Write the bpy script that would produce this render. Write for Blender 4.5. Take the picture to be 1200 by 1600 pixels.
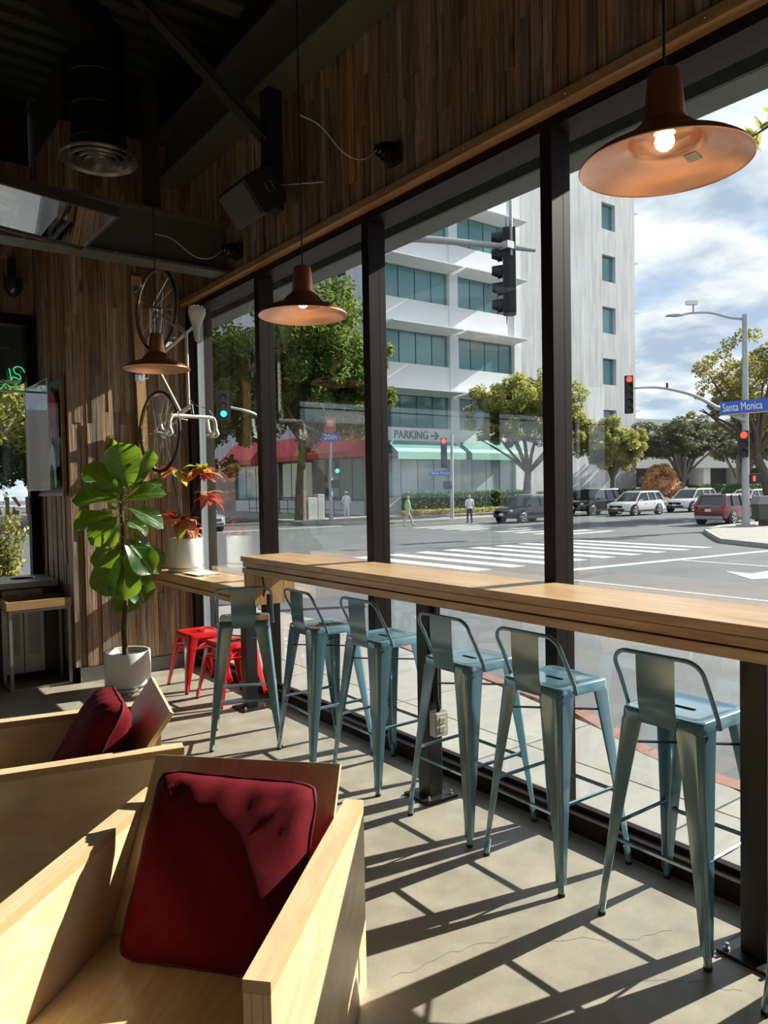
import bpy, math, random
import numpy as np
from mathutils import Vector, Matrix
from math import sin, cos, pi, radians, sqrt

for o in list(bpy.data.objects):
    bpy.data.objects.remove(o)
SC = bpy.context.scene
COL = SC.collection
RND = random.Random(7)

# ---------------------------------------------------------------- camera
CAM_H = 1.6
yaw, pitch, roll = radians(36.69), radians(-1.778), radians(-1.0255)
fw = Vector((sin(yaw) * cos(pitch), cos(yaw) * cos(pitch), sin(pitch)))
rt = Vector((cos(yaw), -sin(yaw), 0))
up = rt.cross(fw)
rt, up = cos(roll) * rt + sin(roll) * up, -sin(roll) * rt + cos(roll) * up
cd = bpy.data.cameras.new('camera')
cd.sensor_fit = 'HORIZONTAL'
cd.sensor_width = 36.0
cd.lens = 36.0 * 1182.0 / 1200.0
cd.clip_start = 0.02
cd.clip_end = 2000
cam = bpy.data.objects.new('camera', cd)
COL.objects.link(cam)
M3 = Matrix((rt, up, -fw)).transposed()
cam.matrix_world = Matrix.Translation((0, 0, CAM_H)) @ M3.to_4x4()
SC.camera = cam

# ---------------------------------------------------------------- world, sun, exposure
SUN_EL, SUN_PHI = radians(30.6), radians(8.5)
wd = bpy.data.worlds.new('sky')
SC.world = wd
wd.use_nodes = True
nt = wd.node_tree
nt.nodes.clear()
W = lambda t, **k: _node(nt, t, **k)
def _node(tree, t, **k):
    n = tree.nodes.new(t)
    for a, b in k.items():
        setattr(n, a, b)
    return n
tc = W('ShaderNodeTexCoord')
sep = W('ShaderNodeSeparateXYZ')
nt.links.new(tc.outputs['Generated'], sep.inputs[0])
ramp = W('ShaderNodeValToRGB')
ramp.color_ramp.elements[0].position = 0.0
ramp.color_ramp.elements[0].color = (0.62, 0.76, 0.92, 1)
ramp.color_ramp.elements[1].position = 0.55
ramp.color_ramp.elements[1].color = (0.14, 0.33, 0.74, 1)
nt.links.new(sep.outputs[2], ramp.inputs[0])
# flat cloud layer: direction projected on a high plane
zz = W('ShaderNodeMath', operation='MAXIMUM'); zz.inputs[1].default_value = 0.0
nt.links.new(sep.outputs[2], zz.inputs[0])
za = W('ShaderNodeMath', operation='ADD'); za.inputs[1].default_value = 0.22
nt.links.new(zz.outputs[0], za.inputs[0])
dv = W('ShaderNodeVectorMath', operation='DIVIDE')
nt.links.new(tc.outputs['Generated'], dv.inputs[0])
cmb = W('ShaderNodeCombineXYZ')
for i in range(3):
    nt.links.new(za.outputs[0], cmb.inputs[i])
nt.links.new(cmb.outputs[0], dv.inputs[1])
nz = W('ShaderNodeTexNoise')
nz.inputs['Scale'].default_value = 2.4
nz.inputs['Detail'].default_value = 9
nz.inputs['Roughness'].default_value = 0.58
nz.inputs['Distortion'].default_value = 0.35
nt.links.new(dv.outputs[0], nz.inputs['Vector'])
cr = W('ShaderNodeValToRGB')
cr.color_ramp.elements[0].position = 0.33
cr.color_ramp.elements[0].color = (0, 0, 0, 1)
cr.color_ramp.elements[1].position = 0.50
cr.color_ramp.elements[1].color = (1, 1, 1, 1)
nt.links.new(nz.outputs[0], cr.inputs[0])
nz2 = W('ShaderNodeTexNoise')
nz2.inputs['Scale'].default_value = 4.0
nz2.inputs['Detail'].default_value = 6
nt.links.new(dv.outputs[0], nz2.inputs['Vector'])
cc = W('ShaderNodeValToRGB')
cc.color_ramp.elements[0].position = 0.38
cc.color_ramp.elements[0].color = (0.46, 0.55, 0.70, 1)
cc.color_ramp.elements[1].position = 0.58
cc.color_ramp.elements[1].color = (1.0, 1.0, 1.02, 1)
nt.links.new(nz2.outputs[0], cc.inputs[0])
mx = W('ShaderNodeMixRGB')
nt.links.new(cr.outputs[0], mx.inputs[0])
nt.links.new(ramp.outputs[0], mx.inputs[1])
nt.links.new(cc.outputs[0], mx.inputs[2])
bg = W('ShaderNodeBackground')
bg.inputs[1].default_value = 1.25
nt.links.new(mx.outputs[0], bg.inputs[0])
wo = W('ShaderNodeOutputWorld')
nt.links.new(bg.outputs[0], wo.inputs[0])

sl = bpy.data.lights.new('sun', 'SUN')
sl.energy = 13.0
sl.color = (1.0, 0.94, 0.84)
sl.angle = radians(0.53)
sun = bpy.data.objects.new('sun', sl)
COL.objects.link(sun)
to_sun = Vector((cos(SUN_PHI) * cos(SUN_EL), -sin(SUN_PHI) * cos(SUN_EL), sin(SUN_EL)))
sun.rotation_euler = to_sun.to_track_quat('Z', 'Y').to_euler()
sun.location = (20, 0, 20)

SC.view_settings.view_transform = 'Standard'
SC.view_settings.look = 'None'
SC.view_settings.exposure = 0.12
SC.view_settings.gamma = 1.0
SC.view_settings.use_curve_mapping = False
SC.cycles.use_denoising = True
SC.cycles.max_bounces = 10
SC.cycles.diffuse_bounces = 5
SC.cycles.glossy_bounces = 4
SC.cycles.transmission_bounces = 6
SC.cycles.transparent_max_bounces = 24
SC.cycles.sample_clamp_indirect = 6.0
SC.cycles.caustics_reflective = False
SC.cycles.caustics_refractive = False

# ---------------------------------------------------------------- materials
MATS = {}
def _mat(name):
    m = bpy.data.materials.new(name)
    m.use_nodes = True
    t = m.node_tree
    b = t.nodes['Principled BSDF']
    MATS[name] = m
    return m, t, b

def pm(name, col, rough=0.5, metal=0.0, var=0.0, vscale=8.0, stretch=(1, 1, 1), bump=0.0, bscale=60.0, coat=0.0,
       spec=0.5, objrand=0.0, emit=None, estr=0.0, trans=None, alpha=1.0, sheen=0.0, rvar=0.0):
    """principled material with optional noise colour variation, per-object variation, bump and leaf translucency"""
    if name in MATS:
        return MATS[name]
    m, t, b = _mat(name)
    N = lambda ty, **k: _node(t, ty, **k)
    b.inputs['Base Color'].default_value = (*col, 1)
    b.inputs['Roughness'].default_value = rough
    b.inputs['Metallic'].default_value = metal
    b.inputs['Specular IOR Level'].default_value = spec
    b.inputs['Coat Weight'].default_value = coat
    b.inputs['Coat Roughness'].default_value = 0.12
    if sheen:
        b.inputs['Sheen Weight'].default_value = sheen
    if emit:
        b.inputs['Emission Color'].default_value = (*emit, 1)
        b.inputs['Emission Strength'].default_value = estr
    b.inputs['Alpha'].default_value = alpha
    src = None
    if var or objrand or bump:
        co = N('ShaderNodeTexCoord')
        mp = N('ShaderNodeMapping')
        mp.inputs['Scale'].default_value = stretch
        t.links.new(co.outputs['Object'], mp.inputs[0])
    if var:
        n1 = N('ShaderNodeTexNoise')
        n1.inputs['Scale'].default_value = vscale
        n1.inputs['Detail'].default_value = 6
        n1.inputs['Roughness'].default_value = 0.6
        t.links.new(mp.outputs[0], n1.inputs['Vector'])
        r1 = N('ShaderNodeValToRGB')
        r1.color_ramp.elements[0].position = 0.3
        r1.color_ramp.elements[1].position = 0.7
        r1.color_ramp.elements[0].color = (*[max(0, c * (1 - var)) for c in col], 1)
        r1.color_ramp.elements[1].color = (*[min(1, c * (1 + var)) for c in col], 1)
        t.links.new(n1.outputs[0], r1.inputs[0])
        src = r1.outputs[0]
        if rvar:
            mr = N('ShaderNodeMapRange')
            mr.inputs['To Min'].default_value = max(0, rough - rvar)
            mr.inputs['To Max'].default_value = rough + rvar
            t.links.new(n1.outputs[0], mr.inputs['Value'])
            t.links.new(mr.outputs[0], b.inputs['Roughness'])
    if objrand:
        oi = N('ShaderNodeObjectInfo')
        h = N('ShaderNodeHueSaturation')
        mr = N('ShaderNodeMapRange')
        mr.inputs['To Min'].default_value = 1 - objrand
        mr.inputs['To Max'].default_value = 1 + objrand
        t.links.new(oi.outputs['Random'], mr.inputs['Value'])
        t.links.new(mr.outputs[0], h.inputs['Value'])
        if src:
            t.links.new(src, h.inputs['Color'])
        else:
            h.inputs['Color'].default_value = (*col, 1)
        src = h.outputs[0]
    if src:
        t.links.new(src, b.inputs['Base Color'])
    if bump:
        n2 = N('ShaderNodeTexNoise')
        n2.inputs['Scale'].default_value = bscale
        n2.inputs['Detail'].default_value = 4
        t.links.new(mp.outputs[0], n2.inputs['Vector'])
        bp = N('ShaderNodeBump')
        bp.inputs['Strength'].default_value = bump
        bp.inputs['Distance'].default_value = 0.01
        t.links.new(n2.outputs[0], bp.inputs['Height'])
        t.links.new(bp.outputs[0], b.inputs['Normal'])
    if trans:
        tr = N('ShaderNodeBsdfTranslucent')
        ms = N('ShaderNodeMixShader')
        ms.inputs[0].default_value = trans[3]
        tr.inputs[0].default_value = (*trans[:3], 1)
        t.links.new(b.outputs[0], ms.inputs[1])
        t.links.new(tr.outputs[0], ms.inputs[2])
        t.links.new(ms.outputs[0], t.nodes['Material Output'].inputs[0])
    return m

def wood(name, dark, light, axis='y', scale=6.0, rough=0.45, objrand=0.0, bump=0.15, streak=14.0, knots=0.0, coat=0.0, world=False):
    """wood with grain stretched along one axis"""
    m, t, b = _mat(name)
    N = lambda ty, **k: _node(t, ty, **k)
    co = N('ShaderNodeTexCoord')
    vec = co.outputs['Object']
    if objrand or world:
        oi = N('ShaderNodeObjectInfo')
        ad = N('ShaderNodeVectorMath', operation='ADD')
        sc = N('ShaderNodeVectorMath', operation='SCALE')
        t.links.new(oi.outputs['Location'], sc.inputs[0])
        sc.inputs['Scale'].default_value = 3.7
        t.links.new(vec, ad.inputs[0])
        t.links.new(sc.outputs[0], ad.inputs[1])
        vec = ad.outputs[0]
    mp = N('ShaderNodeMapping')
    s = [streak, streak, streak]
    s['xyz'.index(axis)] = 1.0
    mp.inputs['Scale'].default_value = s
    t.links.new(vec, mp.inputs[0])
    n1 = N('ShaderNodeTexNoise')
    n1.inputs['Scale'].default_value = scale * 0.5
    n1.inputs['Detail'].default_value = 8
    n1.inputs['Roughness'].default_value = 0.65
    n1.inputs['Distortion'].default_value = 0.4
    t.links.new(mp.outputs[0], n1.inputs['Vector'])
    r = N('ShaderNodeValToRGB')
    r.color_ramp.elements[0].position = 0.32
    r.color_ramp.elements[0].color = (*dark, 1)
    r.color_ramp.elements[1].position = 0.66
    r.color_ramp.elements[1].color = (*light, 1)
    t.links.new(n1.outputs[0], r.inputs[0])
    src = r.outputs[0]
    if knots:
        mk = N('ShaderNodeMapping')
        ks = [1.0, 1.0, 1.0]
        ks['xyz'.index(axis)] = 0.45
        mk.inputs['Scale'].default_value = ks
        t.links.new(vec, mk.inputs[0])
        vo = N('ShaderNodeTexVoronoi')
        vo.inputs['Scale'].default_value = knots
        t.links.new(mk.outputs[0], vo.inputs['Vector'])
        kr = N('ShaderNodeValToRGB')
        kr.color_ramp.elements[0].position = 0.035
        kr.color_ramp.elements[0].color = (0.15, 0.12, 0.1, 1)
        kr.color_ramp.elements[1].position = 0.11
        kr.color_ramp.elements[1].color = (1, 1, 1, 1)
        t.links.new(vo.outputs['Distance'], kr.inputs[0])
        mm = N('ShaderNodeMixRGB', blend_type='MULTIPLY')
        mm.inputs[0].default_value = 1
        t.links.new(src, mm.inputs[1])
        t.links.new(kr.outputs[0], mm.inputs[2])
        src = mm.outputs[0]
    if objrand:
        h = N('ShaderNodeHueSaturation')
        mr = N('ShaderNodeMapRange')
        mr.inputs['To Min'].default_value = 1 - objrand
        mr.inputs['To Max'].default_value = 1 + objrand * 0.8
        t.links.new(oi.outputs['Random'], mr.inputs['Value'])
        t.links.new(mr.outputs[0], h.inputs['Value'])
        ms = N('ShaderNodeMath', operation='MULTIPLY_ADD')
        ms.inputs[1].default_value = 7.31
        ms.inputs[2].default_value = 0.0
        t.links.new(oi.outputs['Random'], ms.inputs[0])
        fr = N('ShaderNodeMath', operation='FRACT')
        t.links.new(ms.outputs[0], fr.inputs[0])
        sr = N('ShaderNodeMapRange')
        sr.inputs['To Min'].default_value = 0.7
        sr.inputs['To Max'].default_value = 1.25
        t.links.new(fr.outputs[0], sr.inputs['Value'])
        t.links.new(sr.outputs[0], h.inputs['Saturation'])
        t.links.new(src, h.inputs['Color'])
        src = h.outputs[0]
    t.links.new(src, b.inputs['Base Color'])
    b.inputs['Roughness'].default_value = rough
    b.inputs['Coat Weight'].default_value = coat
    b.inputs['Coat Roughness'].default_value = 0.2
    if bump:
        bp = N('ShaderNodeBump')
        bp.inputs['Strength'].default_value = bump
        bp.inputs['Distance'].default_value = 0.006
        t.links.new(n1.outputs[0], bp.inputs['Height'])
        t.links.new(bp.outputs[0], b.inputs['Normal'])
    return m

def glassmat(name, tint=(0.93, 0.96, 0.95), f0=0.075, gain=0.9, rough=0.0):
    """thin glass: clear transmission plus mirror reflection that grows at grazing angles (Schlick)"""
    m = bpy.data.materials.new(name)
    MATS[name] = m
    m.use_nodes = True
    t = m.node_tree
    t.nodes.clear()
    N = lambda ty, **k: _node(t, ty, **k)
    lw = N('ShaderNodeLayerWeight')
    lw.inputs[0].default_value = 0.5
    p = N('ShaderNodeMath', operation='POWER')
    p.inputs[1].default_value = 4.2
    t.links.new(lw.outputs['Facing'], p.inputs[0])
    ma = N('ShaderNodeMath', operation='MULTIPLY_ADD')
    ma.inputs[1].default_value = gain
    ma.inputs[2].default_value = f0
    t.links.new(p.outputs[0], ma.inputs[0])
    tr = N('ShaderNodeBsdfTransparent')
    tr.inputs[0].default_value = (*tint, 1)
    gl = N('ShaderNodeBsdfGlossy')
    gl.inputs['Roughness'].default_value = rough
    ms = N('ShaderNodeMixShader')
    t.links.new(ma.outputs[0], ms.inputs[0])
    t.links.new(tr.outputs[0], ms.inputs[1])
    t.links.new(gl.outputs[0], ms.inputs[2])
    o = N('ShaderNodeOutputMaterial')
    t.links.new(ms.outputs[0], o.inputs[0])
    return m

def plymat():
    """birch plywood: pale faces with faint flame grain, layered stripes on edges (faces of a thin sheet's rim)"""
    m, t, b = _mat('birch_plywood')
    N = lambda ty, **k: _node(t, ty, **k)
    co = N('ShaderNodeTexCoord')
    mp = N('ShaderNodeMapping')
    mp.inputs['Scale'].default_value = (1.2, 7, 3)
    t.links.new(co.outputs['Object'], mp.inputs[0])
    n1 = N('ShaderNodeTexNoise')
    n1.inputs['Scale'].default_value = 3.0
    n1.inputs['Detail'].default_value = 5
    n1.inputs['Distortion'].default_value = 1.2
    t.links.new(mp.outputs[0], n1.inputs['Vector'])
    r = N('ShaderNodeValToRGB')
    r.color_ramp.elements[0].position = 0.3
    r.color_ramp.elements[0].color = (0.58, 0.40, 0.22, 1)
    r.color_ramp.elements[1].position = 0.72
    r.color_ramp.elements[1].color = (0.76, 0.58, 0.36, 1)
    t.links.new(n1.outputs[0], r.inputs[0])
    t.links.new(r.outputs[0], b.inputs['Base Color'])
    b.inputs['Roughness'].default_value = 0.38
    b.inputs['Coat Weight'].default_value = 0.15
    b.inputs['Coat Roughness'].default_value = 0.25
    return m

# ---------------------------------------------------------------- mesh helpers
class MB:
    def __init__(self):
        self.v, self.f, self.m = [], [], []
    def add(self, vs, fs, mat=0):
        n = len(self.v)
        self.v += [tuple(p) for p in vs]
        self.f += [tuple(i + n for i in q) for q in fs]
        self.m += [mat] * len(fs)
        return self
    def box(self, x0, x1, y0, y1, z0, z1, mat=0):
        vs = [(x0, y0, z0), (x1, y0, z0), (x1, y1, z0), (x0, y1, z0), (x0, y0, z1), (x1, y0, z1), (x1, y1, z1), (x0, y1, z1)]
        return self.add(vs, BOXF, mat)
    def obox(self, c, s, R=None, mat=0):
        c = Vector(c)
        vs = []
        for q in BOXV:
            p = Vector((q[0] * s[0] / 2, q[1] * s[1] / 2, q[2] * s[2] / 2))
            vs.append(c + (R @ p if R is not None else p))
        return self.add(vs, BOXF, mat)
    def bar(self, a, b, w, h, upv=(0, 0, 1), mat=0):
        a, b = Vector(a), Vector(b)
        d = b - a
        z = d.normalized()
        x = Vector(upv).cross(z)
        if x.length < 1e-4:
            x = Vector((1, 0, 0)).cross(z)
        x.normalize()
        y = z.cross(x)
        R = Matrix((x, y, z)).transposed()
        return self.obox((a + b) / 2, (w, h, d.length), R, mat)
    def tube(self, pts, r, n=8, closed=False, caps=True, mat=0, flat=1.0, upv=None):
        pts = [Vector(p) for p in pts]
        k = len(pts)
        rs = r if isinstance(r, (list, tuple)) else [r] * k
        base = len(self.v)
        prev = None
        for i, p in enumerate(pts):
            if closed:
                d = pts[(i + 1) % k] - pts[i - 1]
            else:
                d = pts[min(i + 1, k - 1)] - pts[max(i - 1, 0)]
            d.normalize()
            if prev is None:
                a = Vector(upv) if upv else (Vector((0, 0, 1)) if abs(d.z) < 0.9 else Vector((1, 0, 0)))
            else:
                a = prev
            x = (a - d * a.dot(d))
            if x.length < 1e-6:
                x = d.orthogonal()
            x.normalize()
            prev = x
            y = d.cross(x)
            for j in range(n):
                t = 2 * pi * j / n
                self.v.append(tuple(p + rs[i] * (cos(t) * x + sin(t) * y * flat)))
        for i in range(k if closed else k - 1):
            for j in range(n):
                a0 = base + i * n + j
                a1 = base + i * n + (j + 1) % n
                b0 = base + ((i + 1) % k) * n + j
                b1 = base + ((i + 1) % k) * n + (j + 1) % n
                self.f.append((a0, a1, b1, b0))
                self.m.append(mat)
        if caps and not closed:
            self.f.append(tuple(base + j for j in range(n))[::-1]); self.m.append(mat)
            self.f.append(tuple(base + (k - 1) * n + j for j in range(n))); self.m.append(mat)
        return self
    def lathe(self, prof, n=24, M=None, mat=0, closed=False):
        """prof: list of (radius, z); revolved about z, mapped by matrix M"""
        base = len(self.v)
        idx = []
        for (r, z) in prof:
            if r < 1e-6:
                idx.append([len(self.v)])
                p = Vector((0, 0, z))
                self.v.append(tuple(M @ p if M else p))
            else:
                row = []
                for j in range(n):
                    t = 2 * pi * j / n
                    p = Vector((r * cos(t), r * sin(t), z))
                    row.append(len(self.v))
                    self.v.append(tuple(M @ p if M else p))
                idx.append(row)
        pairs = list(zip(idx[:-1], idx[1:]))
        if closed:
            pairs.append((idx[-1], idx[0]))
        for A, B in pairs:
            for j in range(n):
                k = (j + 1) % n
                if len(A) == 1 and len(B) == 1:
                    continue
                if len(A) == 1:
                    self.f.append((A[0], B[j], B[k]))
                elif len(B) == 1:
                    self.f.append((A[j], A[k], B[0]))
                else:
                    self.f.append((A[j], A[k], B[k], B[j]))
                self.m.append(mat)
        return self
    def loft(self, rings, caps=True, mat=0, closed=True):
        base = len(self.v)
        n = len(rings[0])
        for r in rings:
            self.v += [tuple(p) for p in r]
        for i in range(len(rings) - 1):
            for j in range(n if closed else n - 1):
                k = (j + 1) % n
                self.f.append((base + i * n + j, base + i * n + k, base + (i + 1) * n + k, base + (i + 1) * n + j))
                self.m.append(mat)
        if caps:
            self.f.append(tuple(base + j for j in range(n))[::-1]); self.m.append(mat)
            self.f.append(tuple(base + (len(rings) - 1) * n + j for j in range(n))); self.m.append(mat)
        return self
    def prism(self, poly, d0, d1, fn, mat=0):
        """poly in 2D, fn(u, v, d) -> 3D"""
        return self.loft([[fn(u, v, d0) for u, v in poly], [fn(u, v, d1) for u, v in poly]], True, mat)
    def mesh(self, name, mats, smooth=None):
        me = bpy.data.meshes.new(name)
        me.from_pydata(self.v, [], self.f)
        ms = mats if isinstance(mats, (list, tuple)) else [mats]
        for m in ms:
            me.materials.append(m)
        if len(ms) > 1:
            me.polygons.foreach_set('material_index', self.m)
        if smooth is not None:
            me.polygons.foreach_set('use_smooth', [True] * len(me.polygons))
            me.set_sharp_from_angle(angle=radians(smooth))
        me.update()
        return me
    def build(self, name, mats, parent=None, smooth=None, bevel=0.0, seg=2, label=None):
        o = bpy.data.objects.new(name, self.mesh(name, mats, smooth))
        COL.objects.link(o)
        if parent is not None:
            o.parent = parent
        if bevel:
            md = o.modifiers.new('bevel', 'BEVEL')
            md.width = bevel
            md.segments = seg
            md.limit_method = 'ANGLE'
            md.angle_limit = radians(40)
        if label:
            o['label'] = label
        return o
BOXV = [(-1, -1, -1), (1, -1, -1), (1, 1, -1), (-1, 1, -1), (-1, -1, 1), (1, -1, 1), (1, 1, 1), (-1, 1, 1)]
BOXF = [(0, 3, 2, 1), (4, 5, 6, 7), (0, 1, 5, 4), (1, 2, 6, 5), (2, 3, 7, 6), (3, 0, 4, 7)]

def link_copy(o, parent=None, loc=None):
    c = o.copy()
    COL.objects.link(c)
    c.parent = parent
    if loc is not None:
        c.location = loc
    return c
def copy_tree(o, parent=None):
    c = o.copy()
    COL.objects.link(c)
    if parent is not None:
        c.parent = parent
    for ch in list(o.children):
        copy_tree(ch, c)
    return c
def thing(name, label, cat, loc=(0, 0, 0), rz=0.0, group=None, kind=None):
    o = bpy.data.objects.new(name, None)
    COL.objects.link(o)
    o.location = loc
    o.rotation_euler = (0, 0, rz)
    o.empty_display_size = 0.1
    return tag(o, label, cat, group, kind)
def tag(o, label=None, cat=None, group=None, kind=None):
    if label: o['label'] = label
    if cat: o['category'] = cat
    if group: o['group'] = group
    if kind: o['kind'] = kind
    return o
def struct(name, label=None, loc=(0, 0, 0)):
    o = bpy.data.objects.new(name, None)
    COL.objects.link(o)
    o.location = loc
    o['kind'] = 'structure'
    if label: o['label'] = label
    return o
def arc(c, r, a0, a1, n, ax=(1, 0, 0), ay=(0, 0, 1)):
    c, ax, ay = Vector(c), Vector(ax), Vector(ay)
    return [c + r * (cos(a0 + (a1 - a0) * i / n) * ax + sin(a0 + (a1 - a0) * i / n) * ay) for i in range(n + 1)]
def smoothpath(pts, n=6):
    """Catmull-Rom through points"""
    P = [Vector(p) for p in pts]
    P = [2 * P[0] - P[1]] + P + [2 * P[-1] - P[-2]]
    out = []
    for i in range(1, len(P) - 2):
        for k in range(n):
            t = k / n
            a, b, c, d = P[i - 1], P[i], P[i + 1], P[i + 2]
            out.append(0.5 * ((2 * b) + (c - a) * t + (2 * a - 5 * b + 4 * c - d) * t * t + (3 * b - 3 * c + d - a) * t ** 3))
    out.append(P[-2])
    return out
def text_obj(name, body, size, mat, parent, loc, rot, extrude=0.004, align='CENTER', sx=1.0):
    cu = bpy.data.curves.new(name, 'FONT')
    cu.body = body
    cu.size = size
    cu.extrude = extrude
    cu.align_x = align
    cu.align_y = 'CENTER'
    tmp = bpy.data.objects.new(name, cu)
    COL.objects.link(tmp)
    me = bpy.data.meshes.new_from_object(tmp.evaluated_get(bpy.context.evaluated_depsgraph_get()))
    bpy.data.objects.remove(tmp)
    me.materials.clear()
    me.materials.append(mat)
    o = bpy.data.objects.new(name, me)
    COL.objects.link(o)
    o.parent = parent
    o.location = loc
    o.rotation_euler = rot
    o.scale = (sx, 1, 1)
    return o
# ================================================================ MATERIALS
floor_m = pm('polished_concrete', (0.335, 0.295, 0.235), 0.36, var=0.20, vscale=5.0, bump=0.12, bscale=220, rvar=0.10)
def speckle(m, scale, lo, hi, dark):
    t = m.node_tree
    b = t.nodes['Principled BSDF']
    src = b.inputs['Base Color'].links[0].from_socket
    co = _node(t, 'ShaderNodeTexCoord')
    vo = _node(t, 'ShaderNodeTexVoronoi'); vo.inputs['Scale'].default_value = scale
    t.links.new(co.outputs['Object'], vo.inputs['Vector'])
    r = _node(t, 'ShaderNodeValToRGB'); t.links.new(vo.outputs['Distance'], r.inputs[0])
    r.color_ramp.elements[0].position = lo; r.color_ramp.elements[0].color = (dark, dark, dark, 1)
    r.color_ramp.elements[1].position = hi; r.color_ramp.elements[1].color = (1, 1, 1, 1)
    mm = _node(t, 'ShaderNodeMixRGB', blend_type='MULTIPLY'); mm.inputs[0].default_value = 1
    t.links.new(src, mm.inputs[1]); t.links.new(r.outputs[0], mm.inputs[2]); t.links.new(mm.outputs[0], b.inputs['Base Color'])
speckle(floor_m, 95, 0.06, 0.22, 0.72)
plank_m = wood('reclaimed_plank', (0.095, 0.052, 0.028), (0.45, 0.29, 0.175), 'z', 6, 0.6, objrand=0.42, bump=1.0, streak=22, knots=3.0)
core_m = pm('wall_core_dark', (0.03, 0.022, 0.016), 0.8)
frame_m = pm('brown_anodised_frame', (0.013, 0.0065, 0.005), 0.45, 0.0, spec=0.16, var=0.25, vscale=9, stretch=(1, 1, 0.1))
black_m = pm('matt_black_paint', (0.012, 0.012, 0.011), 0.6)
deck_m = pm('ceiling_deck_paint', (0.04, 0.042, 0.031), 0.6)
beam_m = pm('beam_olive_paint', (0.08, 0.082, 0.058), 0.5, var=0.12, vscale=3)
steel_m = pm('brushed_steel', (0.42, 0.41, 0.39), 0.38, 0.85, var=0.15, vscale=5)
plate_m = pm('grey_steel_plate', (0.16, 0.155, 0.145), 0.45, 0.5, var=0.2, vscale=4)
trimwood_m = wood('trim_wood', (0.20, 0.10, 0.045), (0.42, 0.24, 0.11), 'y', 5, 0.45, bump=0.1, streak=12)
barwood_m = wood('bar_wood', (0.47, 0.26, 0.12), (0.74, 0.49, 0.27), 'y', 5, 0.33, bump=0.08, streak=11, coat=0.4, world=True)
post_m = pm('black_steel_post', (0.02, 0.019, 0.018), 0.35, 0.3)
glass_m = glassmat('window_glass')
plaster_m = pm('white_plaster', (0.55, 0.52, 0.48), 0.8)
conc_m = pm('canopy_concrete', (0.19, 0.20, 0.19), 0.75, var=0.15, vscale=2)
candark_m = pm('canopy_dark_paint', (0.08, 0.10, 0.10), 0.55)
white_m = pm('white_paint', (0.8, 0.8, 0.78), 0.45)
bolt_m = pm('zinc_bolt', (0.6, 0.58, 0.53), 0.3, 0.9)

# ================================================================ ROOM SHELL
X_IN, X_GL = 2.73, 2.81          # inner face of the window frames, glass plane
Y_BK, X_RT = 6.65, 1.69          # wood wall at the back, its return
Y_BW = 7.80                      # plane of the back window
mb = MB().box(-5, 2.86, -4, 7.85, -0.12, 0)
fl = mb.build('floor', floor_m); tag(fl, 'polished grey beige concrete floor with sun stripes', kind='structure')
# hairline cracks in the slab
cr_m = pm('crack_dark', (0.10, 0.085, 0.065), 0.8)
r = random.Random(3)
for (p0, ang, ln) in (((1.95, 1.80), -0.5, 0.55), ((1.45, 1.95), -0.2, 0.5), ((2.05, 1.45), -0.95, 0.35)):
    pts = [Vector((p0[0], p0[1], 0.0006))]
    for i in range(14):
        a = ang + r.uniform(-0.6, 0.6)
        pts.append(pts[-1] + Vector((cos(a), sin(a), 0)) * ln / 14)
    mb = MB()
    for a, b in zip(pts[:-1], pts[1:]):
        d = (b - a).normalized(); n = Vector((-d.y, d.x, 0)) * 0.0007
        mb.add([a - n, a + n, b + n, b - n], [(0, 3, 2, 1)])
    mb.build('crack', cr_m, fl)

ce = MB().box(-5, 3.0, -4, 8.0, 5.3, 5.45).build('ceiling', deck_m); tag(ce, 'dark painted metal deck ceiling', kind='structure')
rib = MB().box(-3.85, 3.85, -0.05, 0.05, -0.05, 0).mesh('deck_rib', deck_m)
for i in range(32):
    o = bpy.data.objects.new('deck_rib', rib); COL.objects.link(o); o.parent = ce
    o.location = (-1.1, 1.4 + i * 0.2, 5.3)
wl = MB().box(-5.2, -5, -4, 8.0, 0, 5.4).build('wall_left', plaster_m); tag(wl, 'plain wall on the far left side of the room', kind='structure')
wr = MB().box(-5, 3.0, -4.2, -4, 0, 5.4).build('wall_rear', plaster_m); tag(wr, 'plain wall behind the seating', kind='structure')

# ---- planks: cached meshes
_pl = {}
def plank(parent, name, w, L, t, loc, rz):
    k = (round(w, 3), round(L, 2), round(t, 3))
    if k not in _pl:
        _pl[k] = MB().box(-t / 2, t / 2, -w / 2 + 0.0008, w / 2 - 0.0008, -L / 2 + 0.001, L / 2 - 0.001).mesh(name, plank_m)
    o = bpy.data.objects.new(name, _pl[k]); COL.objects.link(o)
    o.parent = parent; o.location = loc; o.rotation_euler = (0, 0, rz)
    return o
WS = (0.034, 0.040, 0.046, 0.054, 0.062)
TS = (0.017, 0.021, 0.025, 0.030)
def plank_field(parent, a0, a1, z0, z1, place, cut, rng, ws=WS):
    a = a0
    while a < a1 - 0.004:
        w = min(rng.choice(ws), a1 - a)
        if a1 - a - w < 0.02:
            w = a1 - a
        zs = [z0]
        while zs[-1] < z1:
            L = rng.choice(cut)
            nz_ = zs[-1] + (L * rng.uniform(0.3, 1) if len(zs) == 1 else L)
            nz_ = round(nz_, 1) if nz_ < z1 - 0.15 else z1
            zs.append(nz_)
        for b, c in zip(zs[:-1], zs[1:]):
            place(parent, a + w / 2, w, (b + c) / 2, c - b, rng.choice(TS))
        a += w
rng = random.Random(11)
ww = MB().box(2.745, 3.0, -4, 8.0, 3.28, 5.4).build('wall_right', core_m)
tag(ww, 'plank clad wall above the street windows', kind='structure')
plank_field(ww, 0.75, 6.62, 3.30, 4.42, lambda p, a, w, z, L, t: plank(p, 'plank', w, L, t, (2.745 - t / 2, a, z), 0), (0.5, 0.8, 1.3), rng, (0.040, 0.048, 0.056, 0.064))
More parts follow.
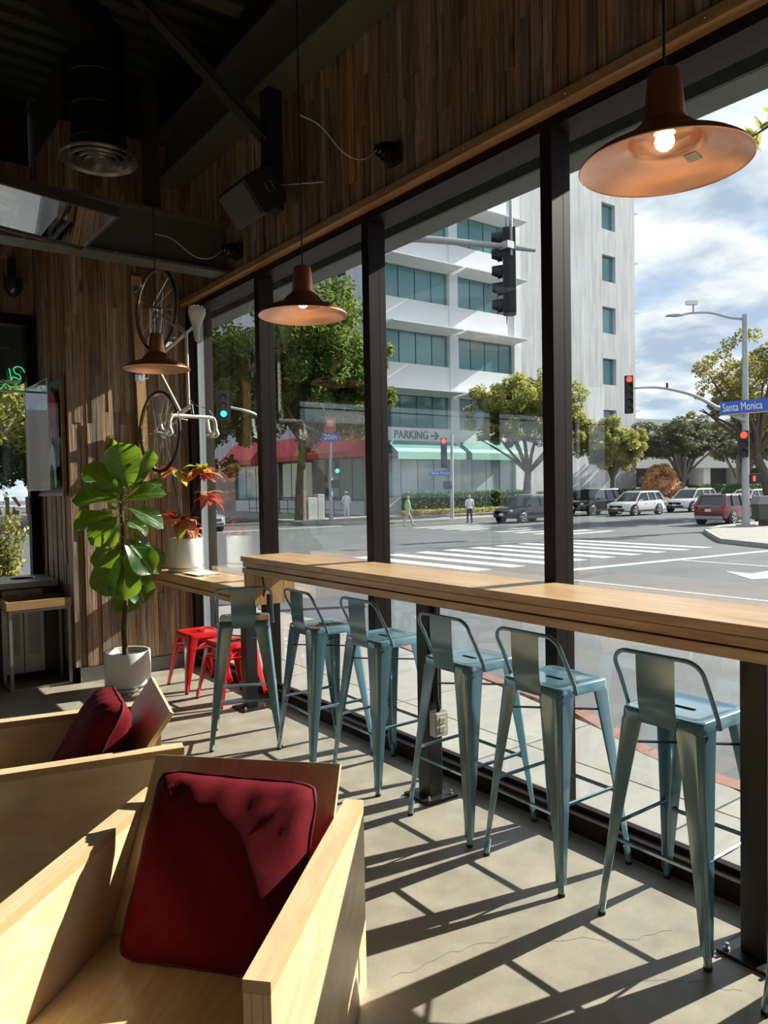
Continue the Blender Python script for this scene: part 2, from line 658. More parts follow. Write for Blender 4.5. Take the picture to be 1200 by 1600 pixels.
wb = MB().box(X_RT + 0.03, 3.0, Y_BK + 0.03, 8.0, 0, 5.4).build('wall_back', core_m)
tag(wb, 'reclaimed plank wall with the hanging bicycle', kind='structure')
plank_field(wb, X_RT, 2.745, 0.13, 4.7, lambda p, a, w, z, L, t: plank(p, 'plank', w, L, t, (a, Y_BK + 0.03 - t / 2, z), pi / 2), (0.9, 1.4, 1.9, 2.4), rng, (0.040, 0.048, 0.056))
plank_field(wb, Y_BK + 0.012, Y_BW, 0.13, 4.7, lambda p, a, w, z, L, t: plank(p, 'plank', w, L, t, (X_RT + 0.03 - t / 2, a, z), 0), (1.6, 2.4, 3.0), rng, (0.048, 0.056, 0.064))
wu = MB().box(-5, X_RT, Y_BW, 8.0, 3.27, 5.4).build('wall_back_upper', core_m); tag(wu, 'plank clad wall above the back window', kind='structure')
plank_field(wu, 0.2, X_RT, 3.30, 4.7, lambda p, a, w, z, L, t: plank(p, 'plank', w, L, t, (a, Y_BW - t / 2, z), pi / 2), (1.0, 1.5), rng, (0.07, 0.09))
# steel base plate with bolts
bb = struct('baseboard_back', 'grey steel base plate under the plank wall')
MB().box(X_RT - 0.004, 2.73, Y_BK - 0.006, Y_BK + 0.03, 0, 0.125).build('plate', plate_m, bb)
MB().box(X_RT - 0.004, X_RT + 0.03, Y_BK - 0.006, Y_BW, 0, 0.125).build('plate', plate_m, bb)
bolt = MB().lathe([(0, 0.006), (0.006, 0.005), (0.008, 0)], 10).mesh('bolt', bolt_m, 60)
def addbolt(parent, loc, rot=(0, 0, 0), s=1.0):
    o = bpy.data.objects.new('bolt', bolt); COL.objects.link(o); o.parent = parent
    o.location = loc; o.rotation_euler = rot; o.scale = (s, s, s); return o
for x in (1.725, 2.2, 2.68):
    for z in (0.03, 0.095):
        addbolt(bb, (x, Y_BK - 0.006, z), (pi / 2, 0, 0))
# wooden trim strip above the windows
tr1 = struct('trim_1', 'narrow wooden trim strip above the street windows')
MB().box(2.665, 2.745, -4, 6.64, 3.285, 3.335).build('trim_strip', trimwood_m, tr1, bevel=0.003)
for i in range(9):
    addbolt(tr1, (2.664, 0.9 + i * 0.65, 3.31), (0, -pi / 2, 0), 0.7)

# ---- street windows
mull = [(6.58, 6.65), (5.219, 5.289), (3.779, 3.849), (2.337, 2.406), (0.893, 0.963), (-0.55, -0.48), (-2.0, -1.93), (-4.0, -3.93)]
for i in range(len(mull) - 1):
    yb, ya = mull[i][0], mull[i + 1][1]
    w = struct('window_%d' % (i + 1), 'tall street window pane number %d from the plank wall corner' % (i + 1) if 0 else None)
    w['label'] = ['tall street window beside the hanging bicycle', 'tall street window behind the middle copper lamp', 'tall street window facing the white office building', 'tall street window behind the near copper lamp', 'street window beyond the right edge', 'street window beside the viewer', 'street window behind the viewer'][i]
    MB().box(X_GL - 0.003, X_GL + 0.003, ya, yb, 0.09, 3.24).build('glass_pane', glass_m, w)
    MB().box(X_IN, 2.86, mull[i][0], mull[i][1], 0, 3.28).build('mullion', frame_m, w, bevel=0.002)
    MB().box(X_IN + 0.002, 2.86, ya, yb, 0, 0.085).box(X_GL - 0.02, X_GL + 0.02, ya, yb, 0.085, 0.105).build('sill_rail', frame_m, w, bevel=0.002)
    MB().box(X_IN + 0.002, 2.86, ya, yb, 3.235, 3.285).build('head_rail', frame_m, w, bevel=0.002)
MB().box(2.80, 2.86, 6.555, 6.58, 0.1, 3.23).build('jamb_lit_edge', pm('pale_lit_jamb', (0.45, 0.5, 0.52), 0.4, 0.3), bpy.data.objects['window_1'])  # light on the outer jamb edge, put in as a pale strip

# ---- back window on the left
bw = struct('window_8', 'tall back window behind the waste station')
MB().box(-4.9, 1.60, Y_BW - 0.003, Y_BW + 0.003, 0.1, 3.19).build('glass_pane', glass_m, bw)
MB().box(1.60, X_RT, Y_BW - 0.07, Y_BW + 0.05, 0, 3.27).build('mullion', frame_m, bw)
MB().box(-4.9, 1.60, Y_BW - 0.07, Y_BW + 0.05, 0, 0.1).build('sill_rail', frame_m, bw)
MB().box(-4.9, 1.60, Y_BW - 0.07, Y_BW + 0.05, 3.19, 3.27).build('head_rail', frame_m, bw)
for x in (-0.2, -2.2, -4.2):
    MB().box(x - 0.035, x + 0.035, Y_BW - 0.07, Y_BW + 0.05, 0.1, 3.19).build('mullion', frame_m, bw)
MB().box(-4.9, 1.60, Y_BW - 0.02, Y_BW + 0.02, 2.57, 2.585).build('glazing_bar', pm('pale_glazing_bar', (0.5, 0.52, 0.5), 0.4), bw)
# lettering on the back window
dw = thing('window_lettering', 'white stencil letters on the back window beside the bush', 'lettering', (1.36, Y_BW - 0.006, 1.50))
def stroke(poly):
    MB().prism(poly, -0.0006, 0.0006, lambda u, v, d: (u, d, v)).build('letter_stroke', white_m, dw)
H_ = 0.083
stroke([(0.03, -H_), (0.065, -H_), (0.065, H_), (0.02, H_), (0.02, 0.05), (0.03, 0.05)])
stroke([(0.08, H_), (0.12, H_), (0.165, 0.0), (0.145, -0.015)])
stroke([(0.085, -H_), (0.145, -H_), (0.15, -0.045), (0.12, -0.045), (0.105, 0.0), (0.09, -0.03)])
stroke([(0.205, -H_), (0.245, -H_), (0.245, H_), (0.205, H_)])
stroke([(-0.13, -H_), (-0.09, -H_), (-0.04, H_), (-0.08, H_)])
stroke([(-0.04, -H_), (0.0, -H_), (-0.03, H_ * 0.8), (-0.055, H_ * 0.8)])
stroke([(-0.085, -0.035), (-0.02, -0.035), (-0.025, -0.01), (-0.075, -0.01)])

# ---- canopy outside
cn = struct('canopy', 'concrete canopy over the street windows')
MB().box(3.50, 3.70, -4, 9.0, 3.48, 4.6).build('fascia', conc_m, cn)
MB().box(3.485, 3.499, -4, 8.4, 3.482, 3.60).build('fascia_lining', candark_m, cn)
MB().box(2.86, 3.50, -4, 9.0, 3.61, 3.80).build('soffit', pm('soffit_taupe', (0.13, 0.12, 0.115), 0.7), cn)
MB().box(3.474, 3.484, -4, 8.4, 3.600, 3.609).build('white_line', white_m, cn)  # thin white strip along the outer edge of the soffit
MB().box(-5, 3.50, 8.45, 8.6, 2.80, 3.30).build('fascia', candark_m, cn)
MB().box(-5, 3.50, 8.40, 8.62, 2.76, 2.80).build('fascia_lip', conc_m, cn)
MB().box(-5, 3.50, 7.86, 8.6, 3.30, 3.5).build('soffit', candark_m, cn)

# ---- steel beams, posts, brace
def ibeam(name, a, b, h, w, parent=None, tf=0.022, tw=0.012, mat=None):
    """I-beam along x or y with its bottom centre line from a to b"""
    a, b = Vector(a), Vector(b)
    mb = MB()
    if abs(b.x - a.x) > abs(b.y - a.y):
        mb.box(a.x, b.x, a.y - w / 2, a.y + w / 2, a.z, a.z + tf)
        mb.box(a.x, b.x, a.y - w / 2, a.y + w / 2, a.z + h - tf, a.z + h)
        mb.box(a.x, b.x, a.y - tw / 2, a.y + tw / 2, a.z + tf, a.z + h - tf)
    else:
        mb.box(a.x - w / 2, a.x + w / 2, a.y, b.y, a.z, a.z + tf)
        mb.box(a.x - w / 2, a.x + w / 2, a.y, b.y, a.z + h - tf, a.z + h)
        mb.box(a.x - tw / 2, a.x + tw / 2, a.y, b.y, a.z + tf, a.z + h - tf)
    o = mb.build(name, mat or beam_m, parent)
    return o
o = ibeam('steel_beam', (2.585, -3.9, 4.33), (2.585, 7.7, 4.33), 0.42, 0.25); tag(o, 'dark steel beam running along the top of the window wall', 'beam', kind='structure')
o = ibeam('steel_beam', (-4.9, 5.71, 3.34), (2.70, 5.71, 3.34), 0.40, 0.20); tag(o, 'dark steel cross beam in front of the plank wall', 'beam', kind='structure')
for i in range(9):
    addbolt(o, (0.55 + i * 0.31, 5.609, 3.351), (pi / 2, 0, 0), 0.7)
o = MB().box(2.51, 2.62, 4.60, 4.71, 3.52, 4.33).build('steel_post', black_m); tag(o, 'black steel hanger post behind the speaker', 'post', kind='structure')
o = MB().box(2.05, 2.15, 5.66, 5.76, 3.74, 4.70).build('steel_post', black_m); tag(o, 'black steel post standing on the cross beam', 'post', kind='structure')
mb = MB(); a, b = Vector((2.56, 4.66, 3.98)), Vector((1.93, 5.52, 5.22))
mb.bar(a, b, 0.13, 0.012, (0, 0, 1)); mb.bar(a + Vector((0.045, 0.03, 0)), b + Vector((0.045, 0.03, 0)), 0.012, 0.11, (0, 0, 1))
o = mb.build('brace', beam_m); tag(o, 'diagonal steel angle brace below the ceiling', 'brace', kind='structure')
o = ibeam('steel_joist', (-4.9, 4.95, 4.98), (2.5, 4.95, 4.98), 0.3, 0.14); tag(o, 'dark steel joist under the ceiling deck', 'beam', kind='structure')
o = ibeam('steel_joist', (-4.9, 2.9, 4.98), (2.5, 2.9, 4.98), 0.3, 0.14, mat=black_m); tag(o, 'black steel joist nearer the viewer', 'beam', kind='structure')

# ================================================================ BAR COUNTER AND LOW COUNTER
bar = thing('bar_counter', 'long wooden window bar counter of stacked boards on black posts', 'counter', (0, 0, 0))
for i, (x0, z0, z1) in enumerate(((2.325, 1.1135, 1.149), (2.339, 1.074, 1.109), (2.331, 1.032, 1.0695))):
    MB().box(x0, 2.725, -2.6, 4.80 - i * 0.006, z0, z1).build('board', barwood_m, bar, bevel=0.003)
MB().box(2.36, 2.72, -2.6, 4.78, 1.04, 1.14).build('core', core_m, bar)  # dark filler added so the gaps between boards read as shadow
# box drop at the end of the bar
for i, x0 in enumerate((2.345, 2.44, 2.535, 2.63)):
    MB().box(x0, x0 + 0.093, 4.745, 4.79, 0.80, 1.032).build('end_board', wood('end_board_wood%d' % i, (0.36, 0.17, 0.06), (0.60, 0.33, 0.14), 'z', 5, 0.4, bump=0.1, streak=10), bar, bevel=0.002)
MB().box(2.345, 2.38, 4.70, 4.745, 0.90, 1.032).build('end_block', barwood_m, bar, bevel=0.002)
for y in (-0.75, 1.27, 2.99, 5.05):
    p = MB().box(2.455, 2.545, y - 0.045, y + 0.045, 0.012, 1.032 if y < 5 else 0.79)
    po = p.build('post', post_m, bar, bevel=0.004)
    MB().box(2.40, 2.60, y - 0.10, y + 0.10, 0, 0.012).build('base_plate', post_m, po, bevel=0.002)
    for dx in (-0.075, 0.075):
        for dy in (-0.075, 0.075):
            m_ = MB().lathe([(0.011, 0), (0.011, 0.007), (0.007, 0.0075), (0.007, 0.022), (0, 0.023)], 6)
            q = m_.build('anchor_bolt', bolt_m, po); q.location = (2.5 + dx, y + dy, 0.012)
low = thing('low_counter', 'lower wooden window counter beside the plank wall', 'counter', (0, 0, 0))
for i, (x0, z0, z1) in enumerate(((2.365, 0.8745, 0.912), (2.379, 0.834, 0.870), (2.371, 0.792, 0.8295))):
    MB().box(x0, 2.725, 4.80, 6.618, z0, z1).build('board', barwood_m, low, bevel=0.003)
MB().box(2.40, 2.72, 4.81, 6.61, 0.80, 0.90).build('core', core_m, low)  # dark filler again, shading the gaps of the low counter
# ================================================================ STOOLS
blue_m = pm('blue_enamel', (0.135, 0.265, 0.335), 0.16, 0.25, var=0.05, vscale=3, coat=1.0)
red_m = pm('red_enamel', (0.62, 0.012, 0.012), 0.22, 0.0, coat=0.6)
rubber_m = pm('black_rubber', (0.012, 0.012, 0.012), 0.6)
slot_m = pm('slot_dark', (0.006, 0.007, 0.008), 0.9, spec=0.0)
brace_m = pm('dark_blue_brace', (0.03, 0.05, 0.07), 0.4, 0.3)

def rsq(h, r, n=5, z=0.0):
    """rounded square outline, half size h, corner radius r"""
    out = []
    for k, (sx, sy) in enumerate(((1, 1), (-1, 1), (-1, -1), (1, -1))):
        for i in range(n + 1):
            a = pi / 2 * k + pi / 2 * i / n
            out.append((sx * (h - r) + r * cos(a), sy * (h - r) + r * sin(a), z))
    return out
def leg_ring(cx, cy, sx, sy, a, r, t, z):
    """L-shaped sheet section with a rounded outer corner at (cx, cy); arms of length a point inwards"""
    pts_o, pts_i = [(cx - sx * a, cy)], [(cx - sx * a, cy - sy * t)]
    for i in range(6):
        g = pi / 2 * i / 5
        pts_o.append((cx - sx * r + sx * r * sin(g), cy - sy * r + sy * r * cos(g)))
        ri = max(r - t, 0.002)
        pts_i.append((cx - sx * r + sx * ri * sin(g), cy - sy * r + sy * ri * cos(g)))
    pts_o.append((cx, cy - sy * a)); pts_i.append((cx - sx * t, cy - sy * a))
    ring = pts_o + pts_i[::-1]
    if sx * sy < 0:
        ring = ring[::-1]
    return [(x, y, z) for x, y in ring]
def make_stool(name, label, cat, group, H=0.79, top=0.160, base=0.222, mat=blue_m, back=True, zs=(0.30, 0.335)):
    root = thing(name, label, cat, group=group)
    rings = [rsq(top - 0.006, 0.035, z=H - 0.045), rsq(top + 0.002, 0.038, z=H - 0.042), rsq(top, 0.036, z=H - 0.008), rsq(top - 0.006, 0.034, z=H - 0.001),
             rsq(top - 0.018, 0.030, z=H), rsq(top - 0.026, 0.028, z=H - 0.0045), rsq(top - 0.075, 0.03, z=H - 0.007)]
    st = MB().loft(rings).build('seat', mat, root, smooth=50)
    # hand slot
    pts = []
    for i in range(16):
        a = 2 * pi * i / 16
        pts.append((0.013 * cos(a), 0.033 * (1 if sin(a) > 0 else -1) + 0.013 * sin(a)))
    MB().prism(pts, H - 0.0068, H - 0.0062, lambda u, v, d: (u, v, d)).build('hand_slot', slot_m, st)
    hl = H - 0.042
    wt = 0.094 if back else 0.085
    for sx in (1, -1):
        for sy in (1, -1):
            rr = []
            for t in (0, 0.15, 0.4, 0.7, 0.88, 0.945):
                z = hl * (1 - t)
                c = top + 0.002 + (base - top) * t
                a = wt + (0.030 - wt) * min(1, t / 0.9) ** 0.9
                rr.append(leg_ring(sx * c, sy * c, sx, sy, a, 0.028 + (0.012 - 0.028) * t, 0.004, z))
            lg = MB().loft(rr).build('leg', mat, root, smooth=35)
            c = base - 0.012
            MB().tube([(sx * (c - 0.006), sy * (c - 0.006), 0.075), (sx * (c + 0.001), sy * (c + 0.001), 0.012)], 0.0135, 10).build('foot_tube', mat, lg, smooth=40)
            MB().tube([(sx * c, sy * c, 0.012), (sx * c, sy * c, 0.0)], 0.0148, 10).build('rubber_foot', rubber_m, lg, smooth=40)
    for k, z in enumerate((zs[0], zs[0], zs[1], zs[1])):
        c = top + (base - top) * (1 - z / hl) - 0.006
        d = c - 0.02
        s = 1 if k % 2 else -1
        if k < 2:
            MB().bar((s * c, -d, z), (s * c, d, z), 0.018, 0.007, (1, 0, 0.6)).build('stretcher', mat, root)
        else:
            MB().bar((-d, s * c, z), (d, s * c, z), 0.018, 0.007, (0, 1, 0.6)).build('stretcher', mat, root)
    zx = H - 0.13
    c = top + (base - top) * (1 - zx / hl) - 0.02
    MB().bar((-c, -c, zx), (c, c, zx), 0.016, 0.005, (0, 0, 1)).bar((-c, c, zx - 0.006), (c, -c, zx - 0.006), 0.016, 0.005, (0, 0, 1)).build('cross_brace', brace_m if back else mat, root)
    if back:
        hw = top + 0.016
        P = [(-0.075, -hw - 0.004, H - 0.03), (-0.085, -hw - 0.003, H + 0.005), (-0.13, -hw, H + 0.10)]
        P += [(-0.160 - 0.018 * sin(a), -hw + 0.060 - 0.060 * cos(a), H + 0.155 + 0.055 * sin(a)) for a in [pi / 2 * i / 6 for i in range(7)]]
        P2 = [(x, -y, z) for x, y, z in P[::-1]]
        MB().tube([Vector(p) for p in P + P2], 0.0085, 8).build('back_hoop', mat, root, smooth=60)
        # splat: sheet from the hoop to the rear skirt
        sp = MB()
        prof = [(-0.179, H + 0.212), (-0.179, H + 0.15), (-0.176, H + 0.08), (-0.170, H + 0.02), (-0.162, H - 0.005), (-0.1605, H - 0.044)]
        outer = [[(x, -(0.076 - 0.004 * i / 5), z), (x, (0.076 - 0.004 * i / 5), z), (x - 0.003, (0.076 - 0.004 * i / 5), z), (x - 0.003, -(0.076 - 0.004 * i / 5), z)] for i, (x, z) in enumerate(prof)]
        sp.loft(outer).build('back_splat', mat, root, smooth=40)
        for sy in (1, -1):
            MB().tube([(-0.078, sy * (hw - 0.006), H - 0.022), (-0.078, sy * (hw + 0.008), H - 0.022)], 0.009, 8).build('back_rivet', mat, root, smooth=40)
    return root
G_ = 'blue metal bar stools along the window bar'
stool = make_stool('bar_stool', 'x', 'stool', G_)
spots = [
    (2.498, 1.545, 0, 'blue metal bar stool nearest the viewer, beside the near bar post'),
    (2.480, 2.135, 1, 'blue metal bar stool second nearest the viewer'),
    (2.478, 2.660, 0, 'blue metal bar stool in front of the post with the outlet box'),
    (2.490, 3.365, 0, 'blue metal bar stool fourth from the viewer, left of the outlet post'),
    (2.430, 3.900, 2, 'blue metal bar stool fifth from the viewer, with a dark reflection on its seat'),
    (2.165, 4.43, -62, 'blue metal bar stool turned with its back to the viewer, in front of red stools'),
    (2.440, 0.905, 0, 'blue metal bar stool cut off by the right edge of the frame'),
]
for i, (x, y, a, lb) in enumerate(spots):
    o = stool if i == 0 else copy_tree(stool)
    o.location = (x, y, 0)
    o.rotation_euler = (0, 0, radians(-a))
    o['label'] = lb
rs = make_stool('low_stool', 'glossy red metal low stool nearer the plank wall', 'stool', 'red metal low stools', H=0.46, top=0.150, base=0.205, mat=red_m, back=False, zs=(0.345, 0.345))
rs.location = (2.47, 5.90, 0)
r2 = copy_tree(rs); r2.location = (2.50, 5.36, 0); r2['label'] = 'glossy red metal low stool half hidden behind a blue bar stool'
r2.rotation_euler = (0, 0, radians(3))

# ================================================================ PLYWOOD ARMCHAIRS
ply_m = plymat()
edge_m, t_, b_ = _mat('plywood_edge')
n_co = _node(t_, 'ShaderNodeTexCoord')
n_sp = _node(t_, 'ShaderNodeSeparateXYZ'); t_.links.new(n_co.outputs['Object'], n_sp.inputs[0])
n_m = _node(t_, 'ShaderNodeMath', operation='MULTIPLY'); n_m.inputs[1].default_value = 1570.0
t_.links.new(n_sp.outputs[2], n_m.inputs[0])
n_s = _node(t_, 'ShaderNodeMath', operation='SINE'); t_.links.new(n_m.outputs[0], n_s.inputs[0])
n_r = _node(t_, 'ShaderNodeValToRGB'); t_.links.new(n_s.outputs[0], n_r.inputs[0])
n_r.color_ramp.elements[0].position = 0.1; n_r.color_ramp.elements[0].color = (0.34, 0.19, 0.08, 1)
n_r.color_ramp.elements[1].position = 0.5; n_r.color_ramp.elements[1].color = (0.72, 0.50, 0.26, 1)
t_.links.new(n_r.outputs[0], b_.inputs['Base Color']); b_.inputs['Roughness'].default_value = 0.5

def ply_sheet(parent, name, x0, x1, y0, y1, z0, z1, edge=True):
    """sheet with layered edge material on the rims (thickness along z in the object's own frame when edge)"""
    mb = MB().box(x0, x1, y0, y1, z0, z1)
    return mb.build(name, ply_m, parent, bevel=0.0015)
def make_chair(label):
    c = thing('armchair', label, 'armchair', group='plywood armchairs with burgundy cushions')
    A, T, D, IN = 0.605, 0.018, 0.905, 0.315
    for s in (-1, 1):
        yo, yi = s * 0.376, s * IN
        # cap: two faces, with the layered edge as its own material on the rim
        mb = MB()
        y0, y1 = min(yo, yi), max(yo, yi)
        vs = [(0, y0, A - 0.028), (D, y0, A - 0.028), (D, y1, A - 0.028), (0, y1, A - 0.028), (0, y0, A), (D, y0, A), (D, y1, A), (0, y1, A)]
        mb.add(vs, [(0, 3, 2, 1), (4, 5, 6, 7)], 0)
        mb.add(vs, [(0, 1, 5, 4), (1, 2, 6, 5), (2, 3, 7, 6), (3, 0, 4, 7)], 1)
        mb.build('arm_cap', [ply_m, edge_m], c)
        ply_sheet(c, 'outer_panel', 0.0, D, min(yo, yo - s * T), max(yo, yo - s * T), 0, A - 0.028)
        ply_sheet(c, 'inner_panel', 0.0, 0.885, min(yi, yi + s * T), max(yi, yi + s * T), 0.0, A - 0.028)
        ya, yb = sorted((yo - s * T, yi + s * T))
        ply_sheet(c, 'arm_front', 0.0, T, ya + 0.0005, yb - 0.0005, 0, A - 0.028)
        ply_sheet(c, 'arm_back', D - T, D, ya + 0.0005, yb - 0.0005, 0, A - 0.028)
    mb = MB().box(0.012, 0.60, -IN + 0.001, IN - 0.001, 0.287, 0.305)
    mb.build('seat', ply_m, c, bevel=0.0015)
    ply_sheet(c, 'apron', 0.02, 0.038, -IN + 0.001, IN - 0.001, 0.10, 0.287)
    # leaning back panel
    lean = radians(35.5)
    d = Vector((sin(lean), 0, cos(lean)))
    n = Vector((-cos(lean), 0, sin(lean)))
    p0 = Vector((0.77, 0, 0.605)) - d * 0.36
    R = Matrix((Vector((0, 1, 0)), d, n)).transposed()
    mb = MB()
    L = 0.36 + 0.16
    mb.obox(p0 + d * L / 2 - n * 0.010, (2 * IN - 0.004, L, 0.020), R)
    mb.build('back_panel', ply_m, c, bevel=0.0015)
    return c
ch = make_chair('plywood armchair in the foreground with a large burgundy cushion')
ch.location = (0.444, 1.627, 0); ch.rotation_euler = (0, 0, radians(42.87))
c2 = copy_tree(ch); c2['label'] = 'plywood armchair farther left, seen from its side'
c2.location = (0.311, 3.39, 0); c2.rotation_euler = (0, 0, radians(-13.0))

fab_m = pm('burgundy_fabric', (0.135, 0.004, 0.009), 0.85, var=0.18, vscale=30, bump=0.25, bscale=700, spec=0.15)
pipe_m = pm('burgundy_piping', (0.10, 0.004, 0.010), 0.8)
def cushion(label, seed, S=0.252, T=0.100):
    c = thing('cushion', label, 'cushion', group='burgundy cushions')
    rr = random.Random(seed)
    n = 30
    ph = [(rr.uniform(2, 7), rr.uniform(2, 7), rr.uniform(0, 6), rr.uniform(0.001, 0.0032)) for _ in range(7)]
    def prof(u, v):
        e = 0.52
        return max(0.0, (1 - abs(u) ** 3.4)) ** e * max(0.0, (1 - abs(v) ** 3.4)) ** e
    def out(u, v):
        # pinched sides, full corners
        k = 1 - 0.020 * (1 - v * v) * abs(u) - 0.055 * abs(v) ** 10
        q = 1 - 0.020 * (1 - u * u) * abs(v) - 0.055 * abs(u) ** 10
        return S * u * k, S * v * q
    vs, fs = [], []
    for side in (1, -1):
        b = len(vs)
        for i in range(n + 1):
            for j in range(n + 1):
                u, v = -1 + 2 * i / n, -1 + 2 * j / n
                x, y = out(u, v)
                h = T * prof(u, v)
                w = sum(a * sin(f * u + g * v + p) for f, g, p, a in ph)
                # gathered creases running in from corners and the top seam
                cz = 0.0
                for cu, cv in ((1, 1), (-1, 1), (1, -1), (-1, -1)):
                    dd = sqrt((u - cu) ** 2 + (v - cv) ** 2)
                    an = math.atan2(v - cv, u - cu)
                    cz += 0.006 * sin(an * 13 + cu) * math.exp(-((dd - 0.38) / 0.22) ** 2)
                cz += 0.0045 * sin(u * 15 + 2 * sin(v * 3)) * math.exp(-((v - 0.80) / 0.16) ** 2)
                vs.append((x, y, side * (h + (w + cz) * min(1, h / (T * 0.4)))))
        for i in range(n):
            for j in range(n):
                q = (b + i * (n + 1) + j, b + (i + 1) * (n + 1) + j, b + (i + 1) * (n + 1) + j + 1, b + i * (n + 1) + j + 1)
                fs.append(q if side > 0 else q[::-1])
    MB().add(vs, fs).build('cover', fab_m, c, smooth=80)
    per = []
    for k in range(4):
        for i in range(n):
            t = -1 + 2 * i / n
            u, v = ((t, -1), (1, t), (-t, 1), (-1, -t))[k]
            x, y = out(u, v)
            per.append((x, y, 0.002 * sin(i * 0.9)))
    MB().tube(per, 0.0055, 6, closed=True).build('piping', pipe_m, c, smooth=60)
    return c
def seat_cushion(chair, label, seed, m, lat, z, tilt, spin):
    c = cushion(label, seed)
    # local frame: cushion y is up along the back, z is the face normal towards the seat
    th = chair.rotation_euler[2]
    R = Matrix.Rotation(th, 4, 'Z')
    lean = radians(tilt)
    X = Vector((0, -1, 0)); Y = Vector((sin(lean), 0, cos(lean))); Z = X.cross(Y)
    L = Matrix((X, Y, Z)).transposed().to_4x4()
    c.matrix_world = Matrix.Translation(chair.location) @ R @ Matrix.Translation((m, lat, z)) @ L @ Matrix.Rotation(radians(spin), 4, 'Z')
    return c
seat_cushion(ch, 'large burgundy cushion leaning in the foreground armchair', 5, 0.570, -0.03, 0.525, 30, -2.0)
seat_cushion(c2, 'burgundy cushion in the farther armchair', 9, 0.570, 0.0, 0.525, 30, 3)

# ================================================================ COPPER PENDANT LAMPS
cop_out = pm('copper_reflecting_dark', (0.56, 0.22, 0.115), 0.34, 0.9, var=0.2, vscale=4, stretch=(1, 1, 0.3))  # same copper as inside, darkened for the dark room it reflects
cop_in = pm('brushed_copper', (0.86, 0.47, 0.32), 0.30, 0.95, var=0.08, vscale=10, stretch=(1, 1, 6))
bulb_m = pm('bulb_glow', (1, 0.9, 0.7), 0.3, emit=(1.0, 0.80, 0.45), estr=4.5)
sock_m = pm('white_socket', (0.8, 0.78, 0.72), 0.4)
cord_m = pm('black_cord', (0.01, 0.01, 0.01), 0.5)
def make_lamp(label):
    l = thing('pendant_lamp', label, 'lamp', group='copper pendant lamps over the window bar')
    prof = [(0.235, 0.0), (0.237, 0.003), (0.229, 0.013), (0.205, 0.030), (0.172, 0.047), (0.140, 0.058), (0.118, 0.065), (0.110, 0.070), (0.103, 0.080), (0.090, 0.096), (0.074, 0.110), (0.063, 0.117), (0.061, 0.120), (0.061, 0.127), (0.057, 0.130)]
    neck = [(0.057, 0.130), (0.046, 0.252), (0.044, 0.257), (0.0, 0.258)]
    MB().lathe(prof, 56).build('shade', cop_out, l, smooth=50)
    MB().lathe(neck, 40).build('neck', cop_out, l, smooth=40)
    MB().lathe([(0.235, 0.0), (0.232, 0.002), (0.205, 0.022), (0.172, 0.038), (0.140, 0.049), (0.118, 0.056), (0.100, 0.064), (0.096, 0.070), (0.090, 0.090), (0.078, 0.105), (0.05, 0.114), (0.0, 0.116)], 56).build('inner_reflector', cop_in, l, smooth=45)
    MB().tube([(0.235 * cos(2 * pi * i / 56), 0.235 * sin(2 * pi * i / 56), 0.001) for i in range(56)], 0.0028, 6, closed=True).build('rim', cop_in, l, smooth=60)
    s = MB().lathe([(0.030, 0.121), (0.036, 0.098), (0.030, 0.090)], 20).build('socket', sock_m, l, smooth=40)
    MB().lathe([(0.013, 0.098), (0.018, 0.089), (0.026, 0.075), (0.028, 0.066), (0.023, 0.052), (0.012, 0.043), (0, 0.041)], 20).build('bulb', bulb_m, s, smooth=60)
    MB().tube([(0, 0, 0.255), (0, 0, 5.3 - 2.5)], 0.0042, 6).build('cord', cord_m, l)
    MB().lathe([(0.045, 2.78), (0.045, 2.80), (0, 2.80)], 16).build('ceiling_cup', cord_m, l)
    return l
LZ = 2.505
lamp = make_lamp('copper pendant lamp nearest the viewer, glowing bulb visible')
lamp.location = (1.960, 1.263, LZ)
lp2 = copy_tree(lamp); lp2.location = (2.093, 3.497, 2.525); lp2['label'] = 'copper pendant lamp in the middle of the row'
lp3 = copy_tree(lamp); lp3.location = (2.018, 5.462, 2.505); lp3['label'] = 'copper pendant lamp farthest away, in front of the bicycle'
# rating label stuck inside the near shade
a = radians(-4)
st = MB()
R_ = Matrix.Rotation(a, 4, 'Z')
def sl_(u, v):
    r_ = 0.128 + v
    return R_ @ Vector((r_, u, 0.0528 - (r_ - 0.128) * 0.34 - 0.0018))
st.add([sl_(-0.021, -0.017), sl_(0.021, -0.017), sl_(0.021, 0.017), sl_(-0.021, 0.017)], [(0, 1, 2, 3)])
sk = st.build('rating_sticker', pm('sticker_paper', (0.62, 0.52, 0.42), 0.7, var=0.1, vscale=200), lamp)

